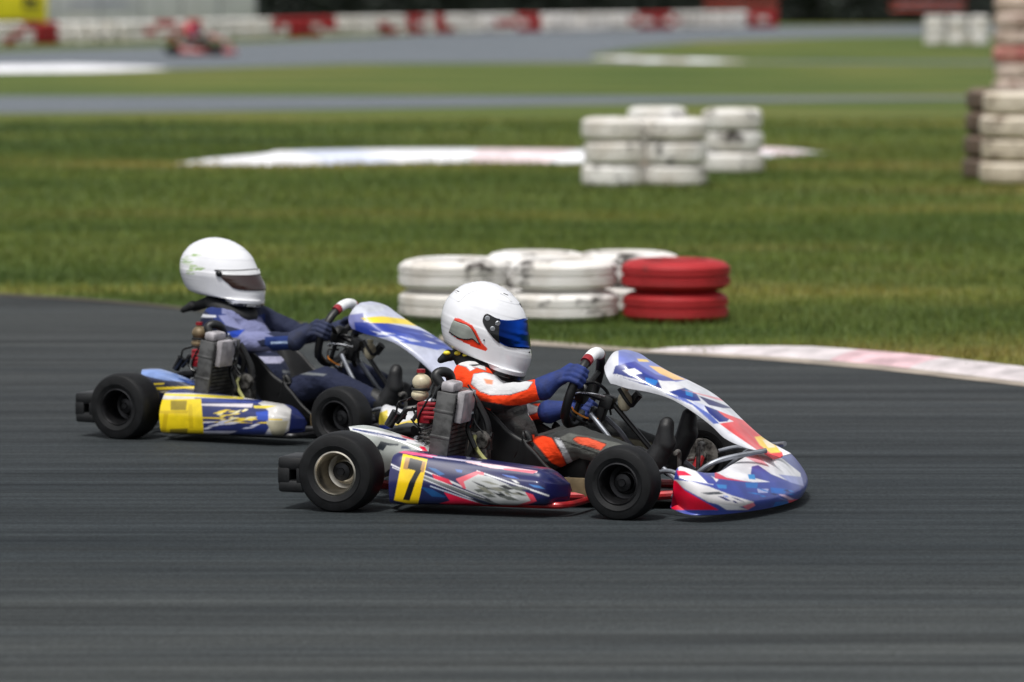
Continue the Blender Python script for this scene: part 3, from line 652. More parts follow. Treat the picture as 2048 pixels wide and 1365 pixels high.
    MB().tube([(.252, Y, .33), (.252, Y, .36), (.24, Y, .365), (.2, Y - .01, .35), (.17, Y - .02, .30)], .007, 8).build('spark_cable', 'black_plastic', cyo)
    mb = MB()
    for k in range(4):
        a = e1(848 + k * 2, 808 + k * 9, Y - .09); mb.box((a[0] + .012, Y - .075, a[2]), (.066 - k * .006, .05, .012), bev=.35)
    mb.box((.235, Y - .075, .335), (.05, .04, .075), bev=.2); mb.build('air_filter', 'red_plastic', root)
    # radiator, tall and slightly raked
    Rr = Matrix.Rotation(math.radians(9), 3, 'Y')
    rc = Vector((.345, Y - .11, .285)); mb = MB(); mb.box(tuple(rc), (.062, .20, .27), Rr, .08)
    for y_ in (-.10, .10): mb.box(tuple(rc + Rr @ Vector((0, y_, 0))), (.07, .012, .275), Rr, .3)
    mb.lathe([(0, .0), (.014, .0), (.016, .006), (.012, .014), (0, .015)], 'z', tuple(rc + Rr @ Vector((0, -.05, .135))), 16)
    for z_ in (-.10, -.02, .07): mb.box(tuple(rc + Rr @ Vector((-.002, -.103, z_))), (.074, .01, .012), Rr, .3)
    ra = mb.build('radiator', 'scuffed_metal', root)
    mb = MB()
    for q in ([(900, 768), (880, 776), (868, 800), (858, 830)], [(906, 912), (890, 900), (872, 880), (856, 866)], [(930, 800), (944, 826), (936, 858), (950, 896)]):
        mb.tube([e1(u, v, Y - .08) for u, v in q], .0095, 10)
    for q in ([(862, 790), (848, 812), (836, 838), (842, 866)], [(870, 850), (848, 858), (832, 850), (822, 838)], [(936, 770), (952, 800), (948, 840), (966, 866)]):
        mb.tube([e1(u, v, Y - .10) for u, v in q], .0035, 6)
    mb.build('water_hose', 'gloss_black', root)
    mb = MB()
    for u, v in ((868, 800), (872, 880), (944, 826)): mb.lathe([(.0095, -.004), (.0115, -.003), (.0115, .003), (.0095, .004)], 'z', e1(u, v, Y - .08), 14)
    for u, v in ((846, 872), (862, 884), (880, 862), (836, 880)): mb.lathe([(0, -.078), (.006, -.078), (.006, -.06)], 'y', e1(u, v, Y + .0), 8)
    mb.build('clamp', 'bright_tube', root)
    mb = MB()
    for k in range(16): mb.box(tuple(rc + Rr @ Vector((0, 0, -.115 + k * .0155))), (.069, .17, .004), Rr, .2)
    mb.build('radiator_core', 'dark_alloy', ra)
    mb = MB(); mb.box(tuple(rc + Rr @ Vector((.045, -.02, .09))), (.028, .12, .11), Rr, .2); mb.box(tuple(rc + Rr @ Vector((-.01, -.03, .153))), (.05, .1, .035), Rr, .3); mb.build('radiator_bracket', 'bracket_grey', ra)
    mb = MB(); mb.tube([e1(882, 770, Y - .05), e1(872, 752, Y - .05), e1(884, 744, Y - .03), e1(900, 752, Y), e1(905, 790, Y + .05)], .018, 12); mb.build('intake_hose', 'black_plastic', root)
    MB().tube([e1(950, 872, -.34), e1(948, 885, -.36), e1(956, 902, -.38), e1(972, 922, -.4)], .0075, 8).build('fuel_line', 'clear_hose', root)
    mb = MB()
    for pts, r in (([(940, 805), (955, 830), (950, 860), (962, 890)], .011), ([(925, 800), (948, 812), (966, 840), (972, 880)], .008), ([(934, 850), (950, 862), (965, 868), (985, 872)], .012), ([(945, 790), (960, 815), (975, 850), (978, 900)], .013)):
        mb.tube([e1(u, v, -.27) for u, v in pts], r, 8)
    mb.build('coolant_hose', 'black_plastic', root)
    mb = MB(); mb.box((.40, -.26, .2), (.06, .05, .09), bev=.2); mb.lathe([(0, -.02), (.03, -.02), (.033, 0), (.03, .03), (0, .03)], c=(.41, -.285, .235), n=20); mb.tube([e1(925, 862, -.3), e1(950, 873, -.3)], .012); mb.build('carburettor', 'cast_metal', root)
    # catch bottle with strap and cap
    mb = MB(); b0 = Vector(e1(842, 775, Y)); mb.ell(b0 + Vector((.003, 0, .018)), (.034, .034, .030)); mb.ell(b0 + Vector((-.004, 0, -.026)), (.031, .031, .022)); mb.lathe([(.012, .035), (.012, .052), (0, .052)], 'z', tuple(b0), 14)
    bo = mb.build('catch_bottle', bottle, root)
    MB().lathe([(0, .052), (.015, .052), (.015, .064), (0, .066)], 'z', tuple(b0), 16).build('bottle_cap', 'red_plastic', bo)
    MB().lathe([(.031, -.011), (.0335, -.009), (.0335, -.003), (.031, -.001)], 'z', tuple(b0), 24).build('bottle_strap', 'black_plastic', bo)
    # ignition coil on its bracket, exhaust
    mb = MB(); p0, p1 = Vector(e1(793, 824, -.3)), Vector(e1(777, 852, -.3)); mb.tube([p0, p1], .017, 16, sm=0); mb.tube([p0 + Vector((.028, .01, -.003)), p1 + Vector((.026, .01, .012))], .011, 12, sm=0)
    mb.tube([p0, e1(797, 806, -.3), e1(812, 800, -.28), e1(838, 790, -.25)], .004, 6); mb.tube([e1(824, 815, -.28), e1(838, 842, -.28), e1(850, 850, -.25)], .004, 6); mb.build('ignition_coil', 'gloss_black', root)
    mb = MB(); mb.tube([e1(806, 838, -.28), e1(812, 820, -.28), e1(830, 816, -.27), e1(856, 808, -.25)], .010, 8); mb.build('coil_bracket', 'black_plastic', root)
    mb = MB(); mb.tube([e1(764, 872, -.26), e1(800, 866, -.26), e1(828, 862, -.28)], [.021, .022, .018], 14); mb.build('exhaust_pipe', 'dark_alloy', root)
    mb = MB(); mb.tube([(-.10, .14, .15), (-.06, .0, .17), (.0, -.12, .18), (.10, -.2, .18)], [.025, .045, .045, .022], 16); mb.build('silencer', 'dark_alloy', root)
    mb = MB(); mb.box((.06, -.235, .16), (.20, .02, .05), bev=.3); mb.build('chain_guard', 'black_plastic', root)
    return root, Wc, e2, ax

# ------------------------------------------------------------------ people
HEL = cq(0, 0, 1, [(235, 600), (245, 480), (290, 350), (380, 240), (500, 160), (650, 125), (760, 125), (880, 155), (1000, 220), (1100, 310), (1165, 400), (1205, 480), (1228, 560), (1245, 700), (1256, 840), (1276, 920), (1276, 1000), (1245, 1100), (1190, 1168), (1020, 1120), (850, 1045), (700, 985), (560, 930), (400, 885), (290, 815), (250, 730)])
def helmet_shape():
    th = math.radians(18); P = []
    for X, Y in HEL:
        dx, dz = (X - 750) / 5.686 / 562, -(Y - 620) / 5.686 / 562
        P.append((dx * math.cos(th) - dz * math.sin(th), 0, dx * math.sin(th) + dz * math.cos(th)))
    Q = resample(P + [P[0]], 400)[:, [0, 2]]
    zt = Q[:, 1].max(); zb = -.139
    zs = zt - (zt - zb) * (1 - np.cos(np.linspace(0, math.pi / 2, 150)))
    xb, xf = [], []
    for z in zs:
        c = Q[:-1][(Q[:-1, 1] - z) * (Q[1:, 1] - z) <= 0, 0]
        xb.append(c.min() if len(c) else np.nan); xf.append(c.max() if len(c) else np.nan)
    xb, xf = np.array(xb), np.array(xf); xt = Q[Q[:, 1].argmax(), 0]; xb[0] = xf[0] = xt
    ok = ~(np.isnan(xb) | (xf - xb < .12) & (zs < 0)); xb = np.interp(-zs, -zs[ok], xb[ok]); xf = np.interp(-zs, -zs[ok], xf[ok])
    L = xf - xb; k = L / L[zs > -.02].max(); w_ = np.where(zs > 0, .126 * np.clip(k, 0, 1), .126 * (1 - 1.5 * np.clip(-zs - .02, 0, 1) ** 1.0))
    w_ = np.convolve(np.r_[w_[0], w_, w_[-1]], [.25, .5, .25], 'valid'); w_[0] = 0
    return zs, xb, xf, w_
HS = helmet_shape()
def hsurf(a, z, off=0.0):
    zs, xb, xf, w_ = HS
    b_, f_, ww = (np.interp(-z, -zs, q) for q in (xb, xf, w_)); xc = b_ + (f_ - b_) * .47
    ca, sa = np.cos(a), np.sin(a)
    ex = np.where((ca > 0) & (z < -.03), 1.0 + np.clip((-z - .03) / .08, 0, 1) * .12, 1.0)      # chin bar a little more pointed
    x = xc + (np.where(ca > 0, f_ - xc, xc - b_) + off) * np.sign(ca) * np.abs(ca) ** (1 / ex); y = -(ww + off) * sa
    return np.stack([x, y, z + 0 * a], -1)
def make_helmet(parent, fr, pos, yaw, pitch, scl, style):
    M = Matrix.Translation(pos) @ Matrix.Rotation(math.radians(yaw), 4, 'Z') @ Matrix.Rotation(math.radians(pitch), 4, 'Y') @ Matrix.Diagonal((*scl, 1))
    Mn = np.array(M)
    na = 420
    A = np.linspace(0, 2 * math.pi, na, endpoint=False); rows = [hsurf(A, z) for z in HS[0]]
    low = rows[-1].copy(); ctr = low.mean(0)
    for k, dz in ((.985, -.004), (.95, -.004), (.90, .004), (.86, .03)): rows.append(ctr + (low - ctr) * (k, k, 1) + (0, 0, dz))
    G = np.array(rows)
    o = sheet('helmet', G, 'shell', parent, closed_u=True, ang=70); o.matrix_local = M
    co = verts_np(o.data).copy(); hc = co.copy(); co[:, 1] = -np.abs(co[:, 1])
    def topx(c): return fr.P(c @ Mn[:3, :3].T + Mn[:3, 3])
    p = topx(co); cols = np.tile(lin((228, 229, 234)), (len(co), 1))
    zl = HS[0][-1]; cols[hc[:, 2] < zl + .012] = lin((20, 22, 24))
    if style == 1:
        for poly, c in [(C2((385, 575), (395, 550), (450, 556), (590, 632), (630, 690), (700, 830), (762, 895), (755, 918), (720, 915), (600, 870), (430, 785), (330, 712)), (224, 58, 30)),
                        (C2((385, 572), (530, 628), (600, 690), (690, 860), (600, 790), (540, 800), (430, 778), (330, 712)), (34, 36, 38))]:
            for k in range(5): cols[inside(p + SUB[k], poly)] = (cols[inside(p + SUB[k], poly)] * (4 - k) + lin(c) * (k + 1)) / 5
    else:
        for poly, c in splinters(44, (372, 508, 400, 550), 16, [(150, 178, 120), (176, 196, 150), (206, 214, 200)], (-8, 8), (12, 34), (3, 7)): cols[inside(p, poly)] = lin(c)
        for poly, c in splinters(45, (450, 600, 520, 614), 6, [(200, 202, 204), (214, 216, 218)], (-3, 3), (20, 40), (2, 3)): cols[inside(p, poly)] = lin(c)
    setcol(o.data, cols)
    # search grid on the near side: drawing point -> (azimuth, height)
    ga, gz = np.meshgrid(np.linspace(.0, math.pi, 361), np.linspace(-.137, .155, 293), indexing='ij'); gpx = topx(hsurf(ga.ravel(), gz.ravel()))
    def find(pt): i = ((gpx - np.array(pt)) ** 2).sum(1).argmin(); return ga.ravel()[i], gz.ravel()[i]
    def patch(name, up, dn, mat, off, both=False, front=False, thick=.002, par=None):
        U = np.array([find(q) for q in up]); D = np.array([find(q) for q in dn])
        if front: U = np.r_[U, [[0, U[-1, 1]]]]; D = np.r_[D, [[0, D[-1, 1]]]]
        U = resample([(a, z, 0) for a, z in U], 60)[:, :2]; D = resample([(a, z, 0) for a, z in D], 60)[:, :2]
        if front: U = np.r_[U, [(-a, z) for a, z in U[-2::-1]]]; D = np.r_[D, [(-a, z) for a, z in D[-2::-1]]]
        for s in ((1, -1) if both else (1,)):
            Gp = np.array([[hsurf(s * (u[0] * (1 - t) + d[0] * t), u[1] * (1 - t) + d[1] * t, off) for t in np.linspace(0, 1, 18)] for u, d in zip(U, D)])
            q = sheet(name, Gp, mat, par or o, thick=thick, ang=60)
        return q
    if style == 1:
        v = patch('visor', C2((716, 560), (735, 520), (770, 505), (880, 553), (960, 571), (1080, 566), (1170, 548)), C2((718, 585), (745, 640), (790, 710), (860, 790), (950, 855), (1030, 880), (1180, 892)), 'visor_blue', .0035, front=True)
        patch('visor_frame', C2((712, 560), (733, 515), (770, 500), (860, 543), (905, 556)), C2((714, 590), (742, 645), (786, 715), (855, 796), (905, 836)), 'gloss_black', .0045, both=True)
        for q in ((768, 550), (882, 605), (822, 666)):
            a, z = find(C2(q)[0])
            for s in (1, -1):
                P = hsurf(np.array(a * s), z, .008); n = hsurf(np.array(a * s), z, .02) - P
                mb = MB(); R = Vector(n).to_track_quat('Z', 'Y').to_matrix(); mb.lathe([(0, .002), (.0075, .002), (.009, 0), (.009, -.004)], 'z', P, 18, R=R); mb.build('visor_screw', 'bright_tube', o)
        patch('side_vent', C2((388, 578), (460, 606), (530, 632), (580, 668), (620, 740), (668, 832)), C2((340, 704), (400, 745), (470, 780), (540, 790), (600, 782), (664, 838)), 'vent_grey', .004, both=True)
        for q, rr in (((728, 800), .003), ((1238, 938), .003)):
            a, z = find(C2(q)[0]); P = hsurf(np.array(a), z, .002); MB().ell(P, (rr,) * 3, n=10, m=6).build('snap', 'gloss_black', o)
        # air scoops on the crown
        for pts in (((948, 268), (975, 278), (1000, 290)), ((1128, 385), (1150, 400), (1172, 418)), ((405, 240), (425, 240), (445, 250))):
            for s in (1, -1):
                P = [find(C2(q)[0]) for q in pts]; MB().tube([hsurf(np.array(a * s), z, .0005) for a, z in P], .0016, 6).build('air_slot', 'gloss_black', o)
        for pts in (((650, 232), (560, 262), (490, 312), (435, 360), (440, 290), (405, 245)), ((910, 270), (980, 305), (1040, 365))):
            for s in (1, -1):
                P = [find(C2(q)[0]) for q in pts]; m_ = MB(); m_.tube([hsurf(np.array(a * s), z, -.002) for a, z in P], .0042, 8); mm = m_.build('crown_ridge', 'white_trim', o)
    else:
        c = lambda *p_: cq(320, 450, 5.46, p_)
        patch('visor', c((640, 545), (700, 548), (800, 552), (1000, 548), (1080, 535)), c((690, 600), (740, 640), (800, 690), (900, 714), (1060, 716)), 'visor_dark', .003, front=True)
        patch('visor_strip', c((640, 506), (760, 502), (900, 500), (1000, 492), (1080, 482)), c((650, 540), (760, 546), (860, 548), (1000, 546), (1080, 530)), 'white_trim', .005, front=True)
        patch('visor_gap', c((590, 490), (760, 492), (900, 488), (1000, 480), (1080, 470)), c((600, 506), (760, 506), (860, 500), (1000, 494), (1080, 484)), 'gloss_black', .002, front=True)
        for s in (1, -1):
            a, z = find(c((645, 535))[0]); P = hsurf(np.array(a * s), z, .006); MB().ell(P, (.014, .008, .014), n=14, m=8).build('visor_pivot', 'gloss_black', o)
    return o
def vnoise(P, f, seed):
    r = np.random.default_rng(seed); s = np.zeros(len(P))
    for k in range(7):
        d = r.normal(size=3); d /= np.linalg.norm(d); s += np.sin(P @ d * f * (1 + .5 * k / 7) + r.uniform(0, 6.3) + 1.5 * np.sin(P @ np.roll(d, 1) * f * .6))
    return s / 7
def fuse(name, mb, voxel, mat, parent, smooth=6, wr=None):
    me = bpy.data.meshes.new(name + '_cage'); me.from_pydata(mb.v, [], mb.f)
    o = bpy.data.objects.new(name + '_cage', me); COL.objects.link(o)
    r = o.modifiers.new('r', 'REMESH'); r.mode = 'VOXEL'; r.voxel_size = voxel
    s = o.modifiers.new('s', 'SMOOTH'); s.iterations = smooth; s.factor = .5
    dg = C.evaluated_depsgraph_get(); dg.update(); out = bpy.data.meshes.new_from_object(o.evaluated_get(dg))
    bpy.data.objects.remove(o); out.name = name
    if wr:
        co = verts_np(out); nr = np.empty(len(out.vertices) * 3, np.float32); out.vertices.foreach_get('normal', nr); nr = nr.reshape(-1, 3)
        co = co + nr * wr(co)[:, None]; out.vertices.foreach_set('co', co.astype(np.float32).ravel())
    out.materials.clear(); out.materials.append(MATS[mat]); finish(out, 0)
    return link(bpy.data.objects.new(name, out), parent)
def make_glove(parent, P, T, A, mat, side, wrist):
    """a gloved fist closed round the wheel rim at P; T along the rim, A from the wrist across the rim"""
    P, T, A = Vector(P), Vector(T).normalized(), Vector(A); A = (A - T * A.dot(T)).normalized(); Nn = A.cross(T).normalized()
    if Nn.dot(side) < 0: Nn = -Nn
    W = Vector(wrist); D = (W - (P - A * .11)); pt = lambda a, n, t: P + A * a + Nn * n + T * t + D * .6 * min(1, max(0, (-a - .03) / .055))
    mb = MB()
    for i, (o_, L) in enumerate(((.029, .94), (.0105, 1.04), (-.008, 1.0), (-.026, .84))):
        pa = [(-.038, .018), (-.010, .030), (.018, .026), (.030, .006), (.020, -.016), (.002, -.022)]
        pa = [(x * (L if x > 0 else 1), y * L) for x, y in pa]
        for (a0, b0), (a1, b1), r0, r1 in zip(pa, pa[1:], (.0105, .0105, .010, .0095, .009), (.0105, .010, .0095, .009, .008)):
            mb.capsule(pt(a0, b0, o_), pt(a1, b1, o_ * .96), r0, r1, 12)
        mb.capsule(pt(-.082, .004, o_ * .55), pt(-.036, .016, o_), .0145, .0125, 12)
    sg = 1 if T.z > 0 else -1
    th = [(-.078, -.006, .016), (-.050, -.020, .030), (-.022, -.027, .036), (.004, -.024, .030), (.014, -.012, .026)]
    for q0, q1, r0, r1 in zip(th, th[1:], (.014, .013, .0115, .0105), (.013, .0115, .0105, .009)): mb.capsule(pt(q0[0], q0[1], q0[2] * sg), pt(q1[0], q1[1], q1[2] * sg), r0, r1, 12)
    mb.capsule(pt(-.09, 0, .012), pt(-.045, -.002, .016), .018, .017); mb.capsule(pt(-.09, 0, -.012), pt(-.045, -.002, -.014), .018, .016)
    mb.capsule(pt(-.085, 0, 0), W, .034, .044, 20); mb.capsule(pt(-.05, 0, -.005), pt(-.085, 0, 0), .026, .033, 20)
    return fuse('glove', mb, .003, mat, parent, 4)
def make_driver(fr, root, d):
    mb = MB(); cap = mb.capsule
    nk, sh, el, wr = Vector(d['neck']), d['shoulder'], d['elbow'], d['wrist']
    hipc = Vector(d['hip'])
    R = Vector(nk - hipc).to_track_quat('Z', 'Y').to_matrix()
    yx = lambda v, y: Vector((v[0], y, v[1]))
    ch = hipc.lerp(nk, .62); ab = hipc.lerp(nk, .28)
    def sq(c, rx, ry, rz): mb.ell(c, (rx, ry, rz), R=Matrix.Rotation(math.atan2((nk - hipc).x, (nk - hipc).z), 3, 'Y'), n=28, m=18)
    sq(ch, .088, .145, .13); sq(ab, .085, .125, .12); sq(hipc, .09, .13, .085); sq(hipc.lerp(nk, .86), .068, .13, .06)
    cap(nk - Vector((0, 0, .03)), nk + Vector((.01, 0, .07)), .052, .05)
    hc = Vector(d['head']); mb.ell(hc, (.085, .068, .10)); cap(hc - Vector((0, 0, .05)), nk, .05, .05)
    mb.ell(hc + Vector((.083, 0, -.012)), (.014, .010, .016), n=10, m=6); mb.ell(hc + Vector((.0, .068, -.005)), (.014, .008, .02), n=10, m=6); mb.ell(hc + Vector((.0, -.068, -.005)), (.014, .008, .02), n=10, m=6)
    for i, s in enumerate((-1, 1)):
        S, E, Wv = Vector(sh[i]), Vector(el[i]), Vector(wr[i])
        mb.ell(S, (.061, .054, .058)); cap(hipc.lerp(nk, .8), S, .07, .056); cap(S, E, .057, .046, 20); cap(E, Wv, .045, .037, 20)
        H, Kn, An = hipc + Vector((.02, s * .075, -.005)), Vector(d['knee'][i]), Vector(d['ankle'][i])
        cap(H, Kn, .078, .053, 20); cap(Kn, Kn.lerp(An, .4), .053, .050, 20); cap(Kn.lerp(An, .4), An, .050, .036, 20)
    joints = np.array([tuple(x) for x in list(el) + list(sh) + list(d['knee']) + [tuple(ab)]])
    WR = np.array([tuple(q) for q in wr])
    def wrk(co):
        far_w = np.clip((np.min(np.linalg.norm(co[:, None] - WR[None], axis=2), axis=1) - .03) / .05, 0, 1)
        dj = np.min(np.linalg.norm(co[:, None] - joints[None], axis=2), axis=1); k = np.exp(-(dj / .07) ** 2)
        rg = 1 - 2.2 * np.abs(vnoise(co, 60, 11)); return far_w * ((.0010 + .0050 * k) * rg + (.0018 + .003 * k) * vnoise(co, 105, 3) + .0035 * vnoise(co, 38, 5) + .0012 * vnoise(co, 210, 8))
    body = fuse('person', mb, d.get('voxel', .0042), 'suit', None, 7, wrk)
    co = verts_np(body.data); p = fr.P(co); cols = np.tile(lin(d['base']), (len(co), 1)); nr = np.empty(len(co) * 3, np.float32); body.data.vertices.foreach_get('normal', nr)
    lay = []
    for L in d['paint']:
        if len(L[0]) >= 6 and sum(L[1]) > 330 and len(L) > 2 and d.get('pipe'):
            for (xa, ya), (xb, yb) in zip(L[0], L[0][1:] + L[0][:1]):
                l = math.hypot(xb - xa, yb - ya) + 1e-6; nx, ny = -(yb - ya) / l * 1.5, (xb - xa) / l * 1.5
                lay.append(([(xa + nx, ya + ny), (xb + nx, yb + ny), (xb - nx, yb - ny), (xa - nx, ya - ny)], (46, 36, 36), L[2]))
        lay.append(L)
    acc = np.zeros_like(cols)
    for sb in SUB:
        cc = cols.copy(); q = p + sb
        for L in lay:
            m = inside(q, L[0])
            if len(L) > 2: m &= (co[:, 1] > L[2][0]) & (co[:, 1] < L[2][1])
            cc[m] = lin(L[1])
        acc += cc
    cols = acc / len(SUB)
    hm = np.linalg.norm(co - np.array(hc), axis=1) < .105; cols[hm] = lin((200, 150, 124))
    setcol(body.data, cols)
    body.location = root.location; body.rotation_euler = root.rotation_euler; body.scale = root.scale
    return body
def boots(body, d):
    for i, s in enumerate((-1, 1)):
        A = Vector(d['ankle'][i]); mb = MB(); heel = A + Vector((-.005, 0, -.05)); toe = A + Vector((.062, 0, .140)); y = A.y
        mb.capsule(A + Vector((-.045, 0, .02)), A + Vector((0, 0, -.005)), .041, .04); mb.capsule(heel, A + Vector((.03, 0, .02)), .034, .038); mb.capsule(A + Vector((.01, 0, .0)), A + Vector((.06, 0, .075)), .042, .036)
        mb.capsule(A + Vector((.05, 0, .07)), toe, .036, .027); mb.capsule(A + Vector((.06, s * .008, .07)), toe + Vector((0, s * .01, -.01)), .032, .026)
        fuse('boot', mb, .004, 'boot_black', body, 5)
def collar(body, d, fr, yellow=True):
    n = Vector(d['neck']); mb = MB()
    for k in range(36):
        a0, a1 = k * math.pi / 18, (k + 1) * math.pi / 18
        f = lambda a: n + Vector((.090 * math.cos(a) - .005, .070 * math.sin(a), .002 - .032 * math.cos(a)))
        mb.capsule(f(a0), f(a1), .031, .031, 12)
    fin = [n + Vector(q) for q in d['fin']]
    for s in (-1, 1):
        for q0, q1 in zip(fin, fin[1:]): mb.capsule(q0 + Vector((0, s * .045, 0)), q1 + Vector((0, s * .045, 0)), .022, .013, 12)
    o = fuse('neck_brace', mb, .005, 'neoprene', body, 4)
    if yellow:
        me = MB()
        for k, (x, z) in enumerate(((-.135, .058), (-.095, .058), (-.065, .052))): me.ell(n + Vector((x, -.062, z - .002)), (.014 - .002 * k, .012, .008), n=12, m=8)
        me.build('brace_badge', 'brace_yellow', o)
    return o
simple('brace_yellow', (226, 212, 60), .5, 0, .1, 20)

# ------------------------------------------------------------------ the two karts and their drivers
def rimpt(Wc, e2, ang, r=.146): return Wc + Vector((0, math.cos(ang) * r, 0)) + e2 * math.sin(ang) * r
def rimtan(e2, ang): return (Vector((0, -math.sin(ang), 0)) + e2 * math.cos(ang)).normalized()
OR, GR, DK, LG = (252, 70, 22), (200, 202, 204), (56, 58, 58), (150, 150, 148)
kart1, Wc, e2, ax = make_kart(K1, LIV1, 1.0)
tag(kart1, 'navy, white and red racing kart with yellow number 7 plate, nearest the camera', 'kart', 'racing karts')
an, af = math.radians(152), math.radians(-35)
hn, hf = rimpt(Wc, e2, an), rimpt(Wc, e2, af)
d1 = dict(pipe=True, hip=(.455, 0, .135), neck=(.335, 0, .462), head=(.335, 0, .60),
          shoulder=[(.312, -.140, .438), (.335, .135, .415)], elbow=[(.445, -.205, .375), (.40, .19, .285)],
          wrist=[(.597, -.165, .412), (.52, .13, .30)], knee=[(.715, -.135, .225), (.70, .145, .245)], ankle=[(.975, -.115, .155), (.985, .12, .165)], base=DK,
          fin=[(-.07, 0, .04), (-.10, 0, .05), (-.135, 0, .046), (-.165, 0, .028)], paint=[
    (C3((860, 420), (900, 300), (980, 220), (1100, 205), (1240, 225), (1340, 300), (1430, 420), (1600, 480), (1960, 440), (2010, 440), (2010, 680), (1700, 745), (1420, 745), (1250, 700), (1070, 670), (960, 570), (870, 470)), OR, (-.3, .03)),
    (C2((410, 1050), (500, 1012), (620, 1030), (735, 1085), (750, 1145), (650, 1112), (570, 1150), (530, 1105), (440, 1080)), (214, 214, 214), (-.3, .05)),
    (C2((555, 1080), (680, 1070), (690, 1085), (600, 1100)), (30, 30, 34), (-.3, .05)), (C2((590, 1105), (660, 1112), (640, 1122)), (180, 40, 30), (-.3, .05)),
    (C3((1180, 390), (1300, 370), (1420, 400), (1500, 400), (1600, 460), (1760, 470), (1850, 480), (1790, 560), (1600, 622), (1370, 628), (1250, 585), (1150, 500)), (206, 206, 208), (-.3, .03)),
    (C3((1290, 440), (1400, 460), (1390, 510), (1320, 500)), (240, 140, 110), (-.3, .03)),
    (C3((1370, 650), (1640, 690), (1700, 740), (1600, 800), (1420, 760)), (44, 44, 46), (-.12, .12)), (C3((1100, 660), (1640, 760), (1640, 1100), (1100, 1100)), (40, 40, 42), (-.3, .12)),
    (C3((1290, 765), (1370, 790), (1420, 960), (1390, 985), (1340, 900)), OR, (-.3, 0)),
    (C4((270, 740), (700, 720), (680, 900), (400, 930), (280, 830)), OR, (.03, .4)), (C4((330, 750), (440, 725), (545, 765), (540, 820), (430, 862), (350, 800)), (226, 226, 228), (.03, .4)),
    (C4((0, 860), (250, 830), (420, 930), (640, 880), (760, 1030), (560, 1110), (430, 1080), (250, 900), (0, 920)), (58, 56, 56), (-.2, .2)),
    (C4((430, 1085), (560, 1080), (700, 1120), (830, 1330), (900, 1500), (700, 1400), (560, 1230)), OR, (-.3, 0)),
    (C4((725, 1110), (800, 1125), (860, 1230), (960, 1420), (880, 1420), (800, 1250)), (186, 188, 192), (-.3, 0)),
    (C4((800, 1110), (900, 1060), (1400, 1160), (1900, 1300), (1900, 1420), (960, 1420), (860, 1230)), (98, 100, 96), (-.3, 0)),
    (C4((945, 1130), (990, 1105), (1110, 1115), (1320, 1190), (1260, 1255), (1010, 1180)), (228, 92, 62), (-.3, 0)),
    (C4((730, 1115), (860, 1150), (1230, 1290), (1225, 1305), (850, 1165), (730, 1125)), (26, 28, 30), (-.3, 0)),
    (C4((900, 1060), (1100, 1090), (1600, 1200), (1900, 1300), (1900, 1180), (1000, 1030)), (120, 118, 100), (.05, .3)),
])
p1 = make_driver(K1, kart1, d1)
tag(p1, 'person in orange and grey racing suit and white helmet, driving the nearest kart', 'person', 'kart drivers')
helm1 = make_helmet(p1, K1, Vector((.325, 0, .617)), 9, 18, (1, 1, 1), 1)
collar(p1, d1, K1); boots(p1, d1)
make_glove(p1, hn, rimtan(e2, an), hn - Vector(d1['wrist'][0]), 'glove_navy', (hn - Wc), d1['wrist'][0]); make_glove(p1, hf, rimtan(e2, af), hf - Vector(d1['wrist'][1]), 'glove_navy', (hf - Wc), d1['wrist'][1])

kart2, Wc, e2, ax = make_kart(K2, LIV2, .9, 'tan_plate', 'dark_alloy', .03)
tag(kart2, 'blue and white racing kart with yellow side plate, behind the first kart', 'kart', 'racing karts')
an, af = math.radians(165), math.radians(15)
hn, hf = rimpt(Wc, e2, an), rimpt(Wc, e2, af)
SB, SW = (28, 44, 100), (118, 122, 160)
d2 = dict(hip=(.40, 0, .135), neck=(.165, 0, .515), head=(.135, 0, .675),
          shoulder=[(.175, -.155, .475), (.185, .155, .475)], elbow=[(.355, -.225, .395), (.37, .21, .40)], wrist=[(.575, -.165, .405), (.58, .16, .42)],
          knee=[(.70, -.135, .245), (.70, .145, .245)], ankle=[(.975, -.115, .155), (.985, .12, .165)], base=(32, 38, 62),
          fin=[(-.06, 0, .03), (-.11, 0, .025), (-.17, 0, .012), (-.22, 0, -.01)], paint=[
    (C9((700, 440), (900, 450), (960, 520), (1100, 480), (1100, 600), (1000, 560), (860, 530), (800, 470)), SB), (C9((860, 490), (980, 480), (1080, 500), (1130, 580), (1000, 570), (900, 540)), SW),
    (C9((740, 480), (850, 490), (850, 500), (740, 500)), (196, 198, 206)), (C9((880, 450), (960, 470), (940, 490), (880, 480)), SW),
    (C9((920, 580), (1060, 560), (1150, 600), (1060, 620), (1080, 650), (1200, 650), (1180, 680), (1000, 670), (940, 620)), SW, (-.4, 0)), (C9((900, 575), (1000, 560), (960, 600), (920, 610)), (24, 60, 160), (-.4, 0)),
    (C9((1100, 600), (1300, 590), (1400, 620), (1400, 700), (1180, 700), (1100, 640)), (30, 52, 112), (-.4, 0)), (C9((1130, 625), (1240, 622), (1240, 632), (1130, 636)), (170, 190, 220), (-.4, 0)),
    (C9((1000, 700), (1220, 700), (1180, 735), (1040, 735)), (170, 170, 196)), (C9((780, 585), (920, 580), (900, 622), (780, 625)), (176, 182, 176), (-.4, 0)),
    (C9((1190, 770), (1420, 790), (1400, 800), (1190, 785)), (110, 114, 118)),
])
p2 = make_driver(K2, kart2, d2)
tag(p2, 'person in navy and pale blue suit and white helmet, driving the blue kart behind', 'person', 'kart drivers')
make_helmet(p2, K2, Vector((.104, 0, .678)), 12, 5, (1.08, 1, .93), 2)
collar(p2, d2, K2, False); boots(p2, d2)
